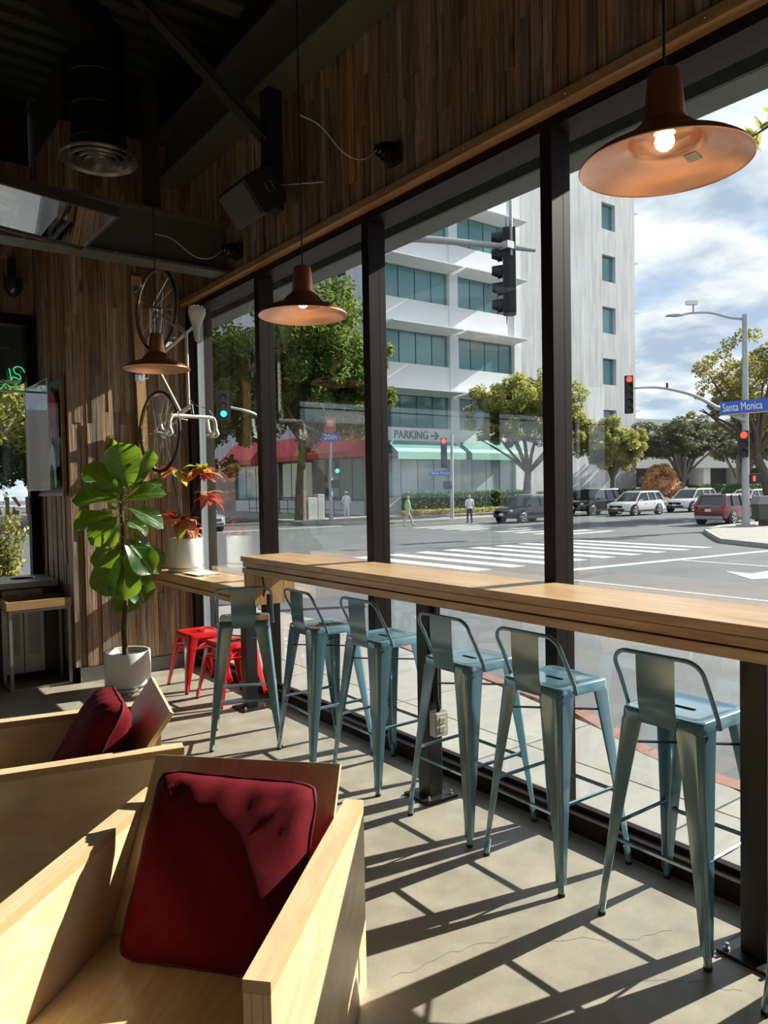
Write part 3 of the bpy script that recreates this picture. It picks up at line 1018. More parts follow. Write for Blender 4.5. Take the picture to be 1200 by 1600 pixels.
# ================================================================ POTS AND PLANTS
cer_m = pm('white_ceramic', (0.74, 0.72, 0.67), 0.35, var=0.03, vscale=6)
soil_m = pm('dark_soil', (0.035, 0.022, 0.014), 0.95, var=0.5, vscale=60, bump=0.8, bscale=90)
bark_m = pm('brown_bark', (0.075, 0.04, 0.022), 0.8, var=0.4, vscale=30, bump=0.5, bscale=70)
def leafmat(name, base, trans, vein, tw=0.45, rough=0.32, veinw=0.05, nv=26.0):
    m, t, b = _mat(name)
    N = lambda ty, **k: _node(t, ty, **k)
    co = N('ShaderNodeTexCoord'); sp = N('ShaderNodeSeparateXYZ'); t.links.new(co.outputs['Object'], sp.inputs[0])
    ab = N('ShaderNodeMath', operation='ABSOLUTE'); t.links.new(sp.outputs[1], ab.inputs[0])
    # side veins: sin(k*(x - 0.8|y|)), midrib: |y| small
    ml = N('ShaderNodeMath', operation='MULTIPLY_ADD'); ml.inputs[1].default_value = -0.8
    t.links.new(ab.outputs[0], ml.inputs[0]); t.links.new(sp.outputs[0], ml.inputs[2])
    k = N('ShaderNodeMath', operation='MULTIPLY'); k.inputs[1].default_value = nv; t.links.new(ml.outputs[0], k.inputs[0])
    s = N('ShaderNodeMath', operation='SINE'); t.links.new(k.outputs[0], s.inputs[0])
    sr = N('ShaderNodeMapRange'); sr.inputs['From Min'].default_value = 0.93; sr.inputs['From Max'].default_value = 1.0; t.links.new(s.outputs[0], sr.inputs['Value'])
    mr = N('ShaderNodeMapRange'); mr.inputs['From Min'].default_value = veinw; mr.inputs['From Max'].default_value = 0.0; t.links.new(ab.outputs[0], mr.inputs['Value'])
    mxx = N('ShaderNodeMath', operation='MAXIMUM'); t.links.new(sr.outputs[0], mxx.inputs[0]); t.links.new(mr.outputs[0], mxx.inputs[1])
    mix = N('ShaderNodeMixRGB'); t.links.new(mxx.outputs[0], mix.inputs[0])
    nz_ = N('ShaderNodeTexNoise'); nz_.inputs['Scale'].default_value = 2.5; t.links.new(co.outputs['Object'], nz_.inputs['Vector'])
    rp = N('ShaderNodeValToRGB'); t.links.new(nz_.outputs[0], rp.inputs[0])
    rp.color_ramp.elements[0].position = 0.3; rp.color_ramp.elements[1].position = 0.7
    rp.color_ramp.elements[0].color = (*[c * 0.7 for c in base], 1); rp.color_ramp.elements[1].color = (*[min(1, c * 1.25) for c in base], 1)
    t.links.new(rp.outputs[0], mix.inputs[1]); mix.inputs[2].default_value = (*vein, 1)
    t.links.new(mix.outputs[0], b.inputs['Base Color']); b.inputs['Roughness'].default_value = rough
    bp = N('ShaderNodeBump'); bp.inputs['Strength'].default_value = 0.35; bp.inputs['Distance'].default_value = 0.02
    t.links.new(mxx.outputs[0], bp.inputs['Height']); t.links.new(bp.outputs[0], b.inputs['Normal'])
    tr = N('ShaderNodeBsdfTranslucent')
    m2 = N('ShaderNodeMixRGB', blend_type='MULTIPLY'); m2.inputs[0].default_value = 0.35; m2.inputs[1].default_value = (*trans, 1)
    t.links.new(mix.outputs[0], m2.inputs[2]); tr.inputs[0].default_value = (*trans, 1)
    ms = N('ShaderNodeMixShader'); ms.inputs[0].default_value = tw
    t.links.new(b.outputs[0], ms.inputs[1]); t.links.new(tr.outputs[0], ms.inputs[2])
    t.links.new(ms.outputs[0], t.nodes['Material Output'].inputs[0])
    return m
fig_m = leafmat('fig_leaf', (0.022, 0.075, 0.010), (0.36, 0.56, 0.03), (0.11, 0.20, 0.03), 0.36)
def leaf_mesh(name, wf, bend, wave, mats, nl=10, nw=6, seed=0, fold=0.25):
    """unit-length leaf along +x; wf(t) half width; local z is the upper side"""
    rr = random.Random(seed)
    p1, p2 = rr.uniform(0, 6), rr.uniform(0, 6)
    vs, fs = [], []
    for i in range(nl + 1):
        t = i / nl
        a = bend * t
        x = sin(a) / bend if abs(bend) > 1e-3 else t
        z = -(1 - cos(a)) / bend if abs(bend) > 1e-3 else 0
        w = wf(t)
        for j in range(nw + 1):
            s = -1 + 2 * j / nw
            zz_ = z + fold * w * abs(s) ** 1.5 + wave * w * sin(9 * t + p1 + (2 if s > 0 else 0)) * abs(s) ** 2
            vs.append((x, w * s, zz_))
    for i in range(nl):
        for j in range(nw):
            a = i * (nw + 1) + j
            fs.append((a, a + nw + 1, a + nw + 2, a + 1))
    return MB().add(vs, fs).mesh(name, mats, 80)
def fiddle(t):
    if t < 0.12:
        return 0.012
    s = (t - 0.12) / 0.88
    return max(0.004, 0.50 * (s ** 0.5) * (1 - s ** 3.6) ** 0.55 * (0.80 + 0.22 * s))
fig_leaves = [leaf_mesh('leaf', fiddle, b, 0.16, fig_m, seed=i) for i, b in enumerate((0.35, 0.7, -0.3, 1.0))]
def place_leaf(parent, mesh, B, Tp, nrm, name='leaf', ws=1.0):
    B, Tp, nrm = Vector(B), Vector(Tp), Vector(nrm)
    x = Tp - B
    L = x.length
    x.normalize()
    y = nrm.cross(x)
    if y.length < 1e-4:
        y = x.orthogonal()
    y.normalize()
    z = x.cross(y)
    o = bpy.data.objects.new(name, mesh)
    COL.objects.link(o)
    o.parent = parent
    M = Matrix((x * L, y * L * ws, z * L)).transposed().to_4x4()
    M.translation = B
    o.matrix_local = M
    return o
def make_pot(parent, r, h, saucer=True, name='pot'):
    z0 = 0.035 if saucer else 0.0
    po = MB().lathe([(0, z0), (r * 0.93, z0), (r * 0.985, z0 + 0.012), (r, z0 + 0.04), (r, h - 0.008), (r - 0.004, h), (r - 0.016, h - 0.002), (r - 0.018, h - 0.045), (0, h - 0.045)], 48).build(name, cer_m, parent, smooth=45)
    if saucer:
        MB().lathe([(0, 0), (r * 0.95, 0), (r * 1.02, 0.012), (r * 1.02, 0.030), (r * 0.98, 0.031), (r * 0.95, 0.024), (0, 0.022)], 48).build('saucer', cer_m, parent, smooth=45)
    MB().lathe([(r - 0.019, h - 0.048), (r * 0.5, h - 0.036), (0, h - 0.03)], 24).build('soil', soil_m, parent, smooth=80)
    return po
fig = thing('potted_fig', 'tall fiddle leaf fig in a white ceramic pot by the plank wall', 'plant', (1.975, 6.20, 0))
make_pot(fig, 0.182, 0.315)
RV, TV = Vector((0.955, -0.298, 0)), Vector((-0.298, -0.955, 0))     # sideways and frontal axes of the plant
def pp(px, py, f=0.0):
    """plant coordinates: sideways / height read in photo units of 1/186 m around the stem"""
    return RV * ((px - 197) / 186.0) + TV * f + Vector((0, 0, (1063 - py) / 186.0 * 1.0 + 0.045))
MB().tube(smoothpath([pp(195, 1035), pp(193, 980), pp(197, 930), pp(193, 880), pp(196, 830), pp(194, 790), pp(196, 770)], 4), [0.024 - 0.014 * i / 24 for i in range(25)], 8).build('trunk', bark_m, fig, smooth=60)
LV = [  # base, tip (photo units), forward offset of base and tip, normal (side, front, up), width scale, mesh
    ((207, 774), (192, 697), 0.00, 0.02, (0.1, 1, 0.15), 1.05, 2),
    ((200, 772), (178, 690), -0.03, -0.05, (-0.6, 1, 0.1), 0.45, 0),
    ((204, 778), (143, 731), 0.02, 0.05, (-0.2, 1, 0.6), 0.85, 0),
    ((203, 788), (130, 764), 0.06, 0.16, (0, 0.8, 0.9), 0.75, 1),
    ((192, 786), (256, 760), 0.05, 0.14, (0, 0.8, 0.8), 0.70, 1),
    ((212, 762), (262, 757), -0.05, -0.06, (0.1, 0.7, 0.8), 0.50, 0),
    ((210, 772), (238, 706), -0.06, -0.10, (0.6, 0.9, 0.2), 0.55, 2),
    ((199, 795), (263, 817), 0.02, 0.06, (0.1, 0.9, 0.7), 0.72, 1),
    ((190, 805), (122, 808), 0.04, 0.10, (0, 0.8, 0.8), 0.78, 1),
    ((192, 806), (146, 840), 0.08, 0.20, (-0.2, 1, 0.5), 0.85, 1),
    ((195, 814), (238, 832), -0.02, 0.0, (0.1, 0.9, 0.7), 0.85, 1),
    ((194, 838), (240, 893), 0.08, 0.14, (0.25, 1, 0.45), 0.92, 0),
    ((205, 832), (256, 896), -0.04, -0.03, (0.7, 0.8, 0.3), 0.80, 0),
    ((188, 830), (148, 886), -0.03, -0.05, (-0.6, 0.9, 0.2), 0.60, 0),
    ((188, 848), (163, 926), 0.06, 0.13, (-0.3, 1, 0.25), 0.95, 0),
    ((191, 858), (197, 934), 0.10, 0.16, (0.1, 1, 0.2), 0.95, 0),
    ((198, 870), (229, 942), 0.02, 0.05, (0.5, 1, 0.2), 0.85, 0),
    ((193, 890), (200, 962), -0.06, -0.07, (0.0, 1, -0.2), 0.85, 0),
    ((200, 850), (232, 905), 0.0, 0.03, (0.6, 0.9, 0.3), 0.70, 0),
    ((190, 800), (165, 790), -0.08, -0.22, (0, 0.4, 0.9), 0.80, 1),
    ((197, 812), (220, 808), -0.08, -0.24, (0, 0.4, 0.9), 0.80, 1),
    ((195, 845), (190, 870), -0.08, -0.20, (0, -0.8, 0.6), 0.85, 1),
    ((190, 818), (178, 850), 0.10, 0.20, (0.2, 1, 0.6), 0.6, 1),
]
for (b, tp, f0, f1, nr, ws, mi) in LV:
    B = pp(*b, f0); T_ = pp(*tp, f1)
    place_leaf(fig, fig_leaves[mi], B, T_, RV * nr[0] + TV * nr[1] + Vector((0, 0, nr[2])), ws=ws)
    q = Vector((0, 0, B.z - 0.02)) + RV * ((195 - 197) / 186)
    MB().tube([q, B], 0.004, 5).build('leaf_stalk', pm('green_stalk', (0.10, 0.16, 0.03), 0.5), fig)
# croton on the low counter
cro = thing('potted_croton', 'red and yellow croton in a white pot on the low counter', 'plant', (2.535, 6.30, 0.912))
make_pot(cro, 0.146, 0.29)
cm = [leafmat('croton_red', (0.30, 0.03, 0.03), (0.70, 0.10, 0.06), (0.45, 0.12, 0.06), 0.4, 0.35, 0.05, 30),
      leafmat('croton_orange', (0.42, 0.15, 0.05), (0.85, 0.32, 0.10), (0.65, 0.40, 0.12), 0.4, 0.35, 0.05, 30),
      leafmat('croton_green', (0.28, 0.30, 0.05), (0.6, 0.6, 0.08), (0.6, 0.5, 0.1), 0.4, 0.35, 0.05, 30),
      leafmat('croton_pink', (0.42, 0.10, 0.09), (0.85, 0.28, 0.22), (0.7, 0.45, 0.3), 0.4, 0.35, 0.05, 30)]
lanc = lambda t: max(0.004, 0.25 * sin(pi * min(1, t * 0.97 + 0.03)) ** 0.8)
cl = [leaf_mesh('leaf', lanc, 1.1, 0.2, m, 8, 4, i) for i, m in enumerate(cm)]
def cp(px, py, f=0.0):
    return RV * ((px - 284) / 189.0) + TV * f + Vector((0, 0, (889 - py) / 189.0))
rr = random.Random(21)
heads = [((282, 836), (266, 724), 11, (0, 1, 2)), ((284, 836), (316, 724), 16, (0, 0, 1, 2)), ((286, 836), (323, 766), 10, (0, 0, 1)), ((283, 836), (268, 800), 9, (0, 3, 1)), ((285, 836), (284, 804), 11, (1, 3, 2, 0)), ((284, 836), (292, 818), 8, (1, 3))]
for (b, tp, n, pal) in heads:
    f1 = rr.uniform(-0.05, 0.08)
    B, T_ = cp(*b), cp(*tp, f1)
    MB().tube(smoothpath([B, B.lerp(T_, 0.5) + Vector((0, 0, 0.02)), T_], 4), 0.0045, 5).build('stem', bark_m, cro, smooth=60)
    for k in range(n):
        a = 2 * pi * k / n + rr.uniform(-0.3, 0.3)
        e = rr.uniform(-0.35, 0.75)
        L = rr.uniform(0.13, 0.21)
        d = (RV * cos(a) + TV * sin(a)) * cos(e) + Vector((0, 0, sin(e)))
        off = Vector((0, 0, rr.uniform(-0.04, 0.02)))
        place_leaf(cro, cl[rr.choice(pal)], T_ + off, T_ + off + d * L, Vector((0, 0, 1)) - 0.3 * d, ws=rr.uniform(0.9, 1.35))
# magazines by the pot
mg_m = [pm('paper_white', (0.66, 0.64, 0.60), 0.5), pm('paper_print', (0.32, 0.34, 0.30), 0.45, var=0.6, vscale=25)]
for i, (x, y, rz, w, h, lb) in enumerate(((2.560, 5.955, 0.18, 0.20, 0.27, 'printed magazine under the loose paper on the low counter'), (2.535, 5.965, 0.03, 0.21, 0.29, 'loose white paper on top of the magazine beside the croton pot'))):
    o = MB().box(-w / 2, w / 2, -h / 2, h / 2, 0, 0.006).build('magazine' if i == 0 else 'paper_sheet', mg_m[1 - i], None)
    tag(o, lb, 'magazine' if i == 0 else 'paper')
    o.location = (x, y, 0.9122 + 0.0062 * i); o.rotation_euler = (0, 0, rz)
# ================================================================ BICYCLE ON THE PLANK WALL
bikew_m = pm('cream_frame_paint', (0.66, 0.58, 0.48), 0.28, coat=0.4)
chrome_m = pm('chrome', (0.75, 0.74, 0.72), 0.15, 1.0)
tire_m = pm('tyre_black', (0.02, 0.02, 0.019), 0.6)
tape_m = pm('white_bar_tape', (0.74, 0.70, 0.62), 0.55)
sad_m = pm('cream_leather', (0.70, 0.62, 0.50), 0.5, var=0.06, vscale=12)
brd_m = wood('mount_board_wood', (0.48, 0.26, 0.10), (0.70, 0.44, 0.20), 'z', 4, 0.45, bump=0.05, streak=9)
mbd = MB().box(-0.042, 0.042, -0.028, 0, -0.94, 0.94).build('mount_board', brd_m, None, bevel=0.002)
mbd.location = (2.298, Y_BK + 0.002, 2.555); mbd.rotation_euler = (0, radians(-1.0), 0)
tag(mbd, 'long pale wooden board behind the hanging bicycle', 'board')
bk = thing('bicycle', 'cream road bicycle hung nose down on the plank wall', 'bicycle', (2.325, 6.285, 3.145))
D_ = Vector((0.139, -0.990, 0)); L_ = Vector((0.990, 0.139, 0)); F_ = Vector((0, 0, -1))
def bq(u, v, l=0.0):
    return F_ * u + D_ * v + L_ * l
WB = 1.03
Mw = Matrix((D_, F_, L_)).transposed().to_4x4()
for k, (u, nm) in enumerate(((0.0, 'rear_wheel'), (WB, 'front_wheel'))):
    T = Matrix.Translation(bq(u, 0)) @ Mw
    tire = [(0.336 + 0.0125 * cos(a), 0.0125 * sin(a)) for a in [2 * pi * i / 10 for i in range(10)]]
    w = MB().lathe(tire, 64, T, closed=True).build(nm, tire_m, bk, smooth=60)
    MB().lathe([(0.324, -0.009), (0.312, -0.007), (0.308, 0), (0.312, 0.007), (0.324, 0.009)], 64, T, closed=True).build('rim', chrome_m, w, smooth=50)
    MB().lathe([(0.0, -0.05), (0.008, -0.05), (0.008, -0.035), (0.022, -0.034), (0.022, -0.029), (0.012, -0.026), (0.012, 0.026), (0.022, 0.029), (0.022, 0.034), (0.008, 0.035), (0.008, 0.05), (0, 0.05)], 16, T).build('hub', chrome_m, w, smooth=40)
    sp = MB()
    for j in range(32):
        a = 2 * pi * j / 32
        sd = 1 if j % 2 else -1
        h = a + (0.9 if (j // 2) % 2 else -0.9)
        p = T @ Vector((0.021 * cos(h), 0.021 * sin(h), sd * 0.031))
        q = T @ Vector((0.310 * cos(a), 0.310 * sin(a), 0))
        sp.tube([p, q], 0.0017, 4, caps=False)
    sp.build('spokes', chrome_m, w)
BBk, ST, HT, HB = (0.425, -0.065), (0.275, 0.475), (0.865, 0.485), (0.905, 0.36)
fr = MB()
def tb(a, b, r, la=0.0, lb=0.0, m=None):
    (m or fr).tube([bq(*a, la), bq(*b, lb)], r, 10)
tb(BBk, ST, 0.0145); tb(ST, HT, 0.0135); tb(BBk, HB, 0.0155); tb(HT, HB, 0.018)
for s in (-1, 1):
    tb((0, 0), BBk, 0.0085, s * 0.055, s * 0.03)
    tb((0, 0), ST, 0.007, s * 0.055, s * 0.016)
fr.build('frame', bikew_m, bk, smooth=60)
fk = MB()
for s in (-1, 1):
    fk.tube(smoothpath([bq(*HB, s * 0.02), bq(0.935, 0.27, s * 0.045), bq(0.985, 0.10, s * 0.05), bq(WB, 0, s * 0.05)], 4), [0.012 - 0.005 * i / 12 for i in range(13)], 8)
fk.build('fork', bikew_m, bk, smooth=60)
MB().tube([bq(*ST), bq(0.238, 0.60)], 0.0125, 10).build('seat_post', chrome_m, bk, smooth=60)
# saddle: lofted sections along u
sd = []
for (u, w, zt, th_) in ((0.085, 0.045, 0.0, 0.030), (0.10, 0.072, 0.006, 0.036), (0.14, 0.078, 0.006, 0.045), (0.19, 0.058, 0.0, 0.050), (0.25, 0.030, -0.004, 0.045), (0.31, 0.022, -0.002, 0.04), (0.355, 0.018, 0.0, 0.03), (0.365, 0.010, -0.004, 0.016)):
    ring = []
    for i in range(16):
        a = 2 * pi * i / 16
        x = w * (abs(cos(a)) ** 0.8) * (1 if cos(a) > 0 else -1)
        y = (0.012 * sin(a) if sin(a) > 0 else th_ * sin(a))
        ring.append(bq(u, 0.645 + zt + y, x))
    sd.append(ring)
sdl = MB().loft(sd).build('saddle', sad_m, bk, smooth=60)
for i in range(5):
    a = radians(200 + 35 * i)
    q = MB().lathe([(0, 0.003), (0.006, 0)], 8).build('rivet', chrome_m, sdl); q.location = bq(0.12 + 0.035 * sin(a), 0.663, 0.062 * cos(a)); q.rotation_euler = D_.to_track_quat('Z', 'Y').to_euler()
# stem and drop bars
stm = MB()
stm.tube([bq(*HT), bq(0.852, 0.53), ], 0.0125, 10); stm.tube([bq(0.852, 0.53), bq(0.945, 0.545)], 0.0125, 10)
stm.build('stem', chrome_m, bk, smooth=60)
hb = []
half = [bq(0.945, 0.545, 0.0), bq(0.945, 0.547, 0.14), bq(0.953, 0.547, 0.185), bq(0.985, 0.547, 0.203), bq(1.03, 0.545, 0.207), bq(1.065, 0.52, 0.209), bq(1.07, 0.475, 0.211), bq(1.045, 0.435, 0.213), bq(0.985, 0.415, 0.215), bq(0.925, 0.405, 0.216)]
mir = lambda p: p - 2 * L_ * p.dot(L_)
pts = [mir(p) for p in half[::-1]] + half[1:]
MB().tube(smoothpath(pts, 4), 0.0145, 8).build('handlebar', tape_m, bk, smooth=60)
for s in (-1, 1):
    lv = MB().tube(smoothpath([bq(1.04, 0.55, s * 0.207), bq(1.085, 0.575, s * 0.206), bq(1.10, 0.545, s * 0.206), bq(1.095, 0.48, s * 0.208), bq(1.075, 0.40, s * 0.212)], 4), [0.015] * 5 + [0.009] * 12, 8)
    lv.build('brake_lever', tape_m, bk, smooth=60)
# drivetrain
T = Matrix.Translation(bq(*BBk, 0.055)) @ Mw
MB().lathe([(0.070, -0.003), (0.098, -0.003), (0.104, 0), (0.098, 0.003), (0.070, 0.003)], 40, T, closed=True).build('chainring', chrome_m, bk, smooth=40)
cra = MB()
for s, a in ((1, radians(195)), (-1, radians(15))):
    e = bq(BBk[0] + 0.17 * cos(a), BBk[1] + 0.17 * sin(a), s * 0.085)
    cra.tube([bq(*BBk, s * 0.06), e], [0.012, 0.009], 8)
    cra.tube([e, e + L_ * s * 0.03], 0.006, 6)
    pd = MB().bar(e + L_ * s * 0.03, e + L_ * s * 0.115, 0.055, 0.018, D_).build('pedal', chrome_m, bk, bevel=0.003)
    MB().tube(arc(e + L_ * s * 0.07, 0.045, 0, pi, 8, F_, D_), 0.003, 5).build('toe_clip', chrome_m, pd)
for k in range(5):
    a = 2 * pi * k / 5
    cra.tube([bq(*BBk, 0.055), bq(BBk[0] + 0.075 * cos(a), BBk[1] + 0.075 * sin(a), 0.055)], 0.006, 6)
cra.build('crank', chrome_m, bk, smooth=60)
T = Matrix.Translation(bq(0, 0, 0.036)) @ Mw
MB().lathe([(0.015, 0.012), (0.022, 0.012), (0.022, 0.009), (0.030, 0.008), (0.030, 0.004), (0.038, 0.003), (0.038, -0.002), (0.044, -0.003), (0.044, -0.006), (0.015, -0.006)], 24, T).build('cassette', chrome_m, bk, smooth=30)
chn = MB()
c0, c1 = bq(0, 0, 0.04), bq(*BBk, 0.055)
chn.tube([c0 + D_ * 0.036, c1 + D_ * 0.102], 0.004, 5)
chn.tube([c0 - D_ * 0.10 + F_ * 0.05, c1 - D_ * 0.102], 0.004, 5)
chn.build('chain', chrome_m, bk)
MB().tube([bq(0.01, -0.02, 0.045), bq(0.03, -0.06, 0.045), bq(0.06, -0.115, 0.045)], [0.012, 0.014, 0.018], 8).build('derailleur', chrome_m, bk, smooth=60)
for (u, v, nm) in ((0.30, 0.335, 'rear_brake'), (0.95, 0.40, 'front_brake')):
    c = bq(u, v)
    b_ = MB()
    for s in (-1, 1):
        b_.tube(smoothpath([c, c + L_ * s * 0.035 + F_ * (-0.01 if u < 0.5 else 0.01), c + L_ * s * 0.03 - D_ * 0.045], 4), 0.006, 6)
    b_.build(nm, chrome_m, bk, smooth=60)
MB().tube(smoothpath([bq(0.98, 0.56, 0.2), bq(0.90, 0.66, 0.08), bq(0.86, 0.60, 0.0), bq(0.80, 0.50, 0.0)], 5), 0.0025, 5).build('brake_cable', chrome_m, bk)
# wall bracket of the bicycle
hk = MB().box(-0.02, 0.02, 0, 0.02, -0.05, 0.05).tube(smoothpath([(0, 0, 0), (0, -0.10, 0.0), (0, -0.14, 0.02), (0, -0.15, 0.05)], 4), 0.008, 8).build('wall_hook', steel_m)
hk.location = (2.27, Y_BK - 0.028, 3.36); tag(hk, 'grey steel hook holding the upper bicycle wheel', 'hook')

# ================================================================ CEILING AND WALL EQUIPMENT
gal_m = pm('dark_duct_sheet', (0.012, 0.012, 0.012), 0.45, 0.2)
diff_m = pm('diffuser_aluminium', (0.34, 0.32, 0.28), 0.35, 0.7)
def diffuser(label, loc, s, top):
    t = thing('air_diffuser', label, 'vent', loc, group='round ceiling air diffusers')
    for k, (r0, r1) in enumerate(((0.30, 0.245), (0.225, 0.185), (0.165, 0.13), (0.112, 0.08))):
        MB().lathe([(r0 * s, 0.012 * s - k * 0.004), (r0 * s, 0.0 - k * 0.004), ((r0 - 0.01) * s, -0.012 * s - k * 0.004), (r1 * s, 0.045 * s - k * 0.004)], 40).build('cone_ring', diff_m, t, smooth=40)
    MB().lathe([(0.06 * s, 0.02), (0.05 * s, -0.01), (0, -0.014)], 24).build('centre_cap', diff_m, t, smooth=50)
    d = MB().lathe([(0.21 * s, 0.0), (0.21 * s, top)], 32).build('duct', gal_m, t, smooth=60)
    for i in range(4):
        z = 0.12 + i * (top - 0.15) / 3.5
        MB().lathe([(0.211 * s, z), (0.217 * s, z + 0.006), (0.211 * s, z + 0.012)], 32).build('seam', gal_m, d, smooth=60)
    return t
df = diffuser('large round air diffuser under the black duct', (1.865, 6.20, 4.245), 1.0, 1.02)
MB().tube(smoothpath([(0, 0, 0.90), (-0.02, -0.02, 0.99), (-0.25, -0.25, 1.0), (-0.9, -0.9, 0.93)], 4), 0.21, 24).build('duct_elbow', gal_m, df, smooth=60)
diffuser('small round air diffuser at the left edge above the back window', (1.225, 7.45, 3.735), 0.62, 1.5)

spk_m = pm('speaker_black', (0.015, 0.015, 0.015), 0.45)
gril_m = pm('speaker_grille', (0.05, 0.05, 0.045), 0.6, bump=0.3, bscale=500)
sp = thing('wall_speaker', 'black angled loudspeaker mounted high on the wall', 'speaker', (2.42, 4.66, 3.585))
X = Vector((-0.80, 0.0, -0.60)); Z = Vector((0, 1, 0)); Y = Z.cross(X)
R = Matrix((X, Y, Z)).transposed()
poly = [(-0.115, -0.10), (-0.075, -0.13), (0.11, -0.13), (0.125, -0.115), (0.125, 0.115), (0.11, 0.13), (-0.075, 0.13), (-0.115, 0.10)]
MB().prism(poly, -0.19, 0.19, lambda u, v, d: R @ Vector((u, v, d))).build('cabinet', spk_m, sp, bevel=0.012, seg=3)
MB().obox(R @ Vector((0.131, 0, 0)), (0.012, 0.225, 0.36), R).build('grille', gril_m, sp, bevel=0.005)
MB().tube([R @ Vector((-0.05, -0.03, -0.193)), R @ Vector((-0.05, 0.03, -0.193)), R @ Vector((0.0, 0.03, -0.193)), R @ Vector((0.0, -0.03, -0.193))], 0.0025, 5, closed=True).build('badge_frame', steel_m, sp)
MB().tube([R @ Vector((-0.11, 0, 0)), (0.13, 0.0, 0.10), (0.145, 0.0, 0.22)], 0.014, 8).build('mount_arm', spk_m, sp, smooth=60)
MB().tube([(0.12, -0.02, 0.10), (0.28, -0.45, 0.02)], 0.008, 6).build('stay_rod', steel_m, sp)
MB().tube([(0.0, 0.30, 0.16), (0.14, 0.04, 0.14)], 0.009, 6).build('stay_rod', steel_m, sp)

wire_m = pm('white_wire', (0.42, 0.36, 0.30), 0.5)
def conduit(label, wlabel, y, z, cord, sag):
    t = thing('conduit_fitting', label, 'fitting', (2.715, y, z), group='black stepped conduit fittings')
    Mx = Matrix.Rotation(-pi / 2, 4, 'Y')
    MB().box(-0.02, 0.01, -0.06, 0.06, -0.06, 0.06).build('backplate', black_m, t, bevel=0.004)
    k = 0
    for (r0, z0, z1) in ((0.058, 0.02, 0.055), (0.050, 0.058, 0.085), (0.040, 0.088, 0.112), (0.028, 0.115, 0.135)):
        MB().lathe([(0, z0), (r0, z0), (r0 + 0.003, z0 + 0.004), (r0, z1), (0, z1)], 24, Mx).build('collar', pm('black_gloss_collar', (0.02, 0.02, 0.02), 0.28, 0.5), t, smooth=40)
    a = Vector((2.585, y, z - 0.005)); b = Vector(cord)
    pts = [a, a.lerp(b, 0.2) + Vector((0, 0, -sag * 0.9)), a.lerp(b, 0.45) + Vector((0, 0, -sag)), a.lerp(b, 0.75) + Vector((0, 0, -sag * 0.1)), b]
    o = MB().tube(smoothpath(pts, 6), 0.0035, 6).build('cable', wire_m, None, smooth=60)
    tag(o, wlabel, 'cable')
conduit('black stepped conduit fitting above the middle window', 'pale cable drooping from the conduit fitting to the middle lamp cord', 3.47, 3.515, (2.097, 3.497, 3.58), 0.10)
conduit('black stepped conduit fitting under the cross beam end', 'pale cable drooping from the conduit fitting to the far lamp cord', 5.50, 3.49, (2.022, 5.462, 3.49), 0.10)

# glossy screen hung under the ceiling
scr = thing('ceiling_screen', 'dark framed glossy screen hung flat under the ceiling', 'screen', (1.02, 5.00, 3.31))
scr.rotation_euler = (0, radians(5.0), 0)
gsc_m = pm('screen_gloss', (0.02, 0.02, 0.02), 0.03, 0.0, spec=1.0, coat=1.0)
MB().box(-0.47, 0.47, -0.37, 0.37, 0.004, 0.05).build('housing', black_m, scr, bevel=0.004)
m_ = MB()
for (a, b, c, d) in ((-0.48, 0.48, -0.385, -0.368), (-0.48, 0.48, 0.368, 0.385), (-0.48, -0.463, -0.368, 0.368), (0.463, 0.48, -0.368, 0.368)):
    MB().box(a, b, c, d, -0.012, 0.05).build('bezel', pm('bezel_dark', (0.05, 0.045, 0.04), 0.4, 0.4), scr)
m_, t_, b_ = _mat('mirror_glass'); b_.inputs['Base Color'].default_value = (0.75, 0.75, 0.72, 1); b_.inputs['Metallic'].default_value = 1.0; b_.inputs['Roughness'].default_value = 0.02
MB().box(-0.462, 0.462, -0.367, 0.367, 0.0, 0.004).build('screen_glass', m_, scr)
for sx in (-0.40, -0.30):
    MB().tube([(sx, 0, 0.05), (sx, 0, 2.0)], 0.008, 6).build('hanger_rod', black_m, scr)
# dark dome camera above the back window
cmr = thing('dome_camera', 'black dome camera above the back window', 'camera', (1.50, 7.70, 3.50))
MB().lathe([(0, 0.10), (0.075, 0.10), (0.08, 0.02), (0.075, 0.0)], 24).build('housing', spk_m, cmr, smooth=40)
MB().lathe([(0.068, 0.0), (0.06, -0.03), (0.03, -0.058), (0, -0.064)], 24).build('dome', pm('dome_gloss', (0.03, 0.03, 0.03), 0.06, spec=1.0), cmr, smooth=60)
MB().box(-0.03, 0.03, 0.0, 0.08, 0.05, 0.30).build('bracket', spk_m, cmr)
# neon script sign in the back window
neon_m = pm('neon_green', (0.2, 0.8, 0.4), 0.3, emit=(0.12, 0.9, 0.32), estr=0.45)
ne = thing('neon_sign', 'green neon script sign hanging in the back window', 'sign', (1.47, Y_BW - 0.06, 2.72))
def npath(pts):
    MB().tube(smoothpath([(x, 0, z) for x, z in pts], 5), 0.006, 6).build('neon_tube', neon_m, ne, smooth=60)
npath([(-0.02, 0.06), (-0.01, 0.0), (-0.005, -0.05), (0.01, -0.02), (0.05, -0.03), (0.075, -0.04), (0.07, 0.0), (0.03, 0.02), (0.02, 0.06), (0.05, 0.08), (0.09, 0.07), (0.115, 0.03)])
npath([(-0.15, -0.03), (-0.14, 0.02), (-0.12, 0.02), (-0.115, -0.05)])
npath([(-0.12, -0.10), (-0.105, -0.14), (-0.08, -0.12), (-0.05, -0.08), (-0.02, -0.11), (0.02, -0.11), (0.04, -0.08), (0.05, -0.13), (0.08, -0.13)])
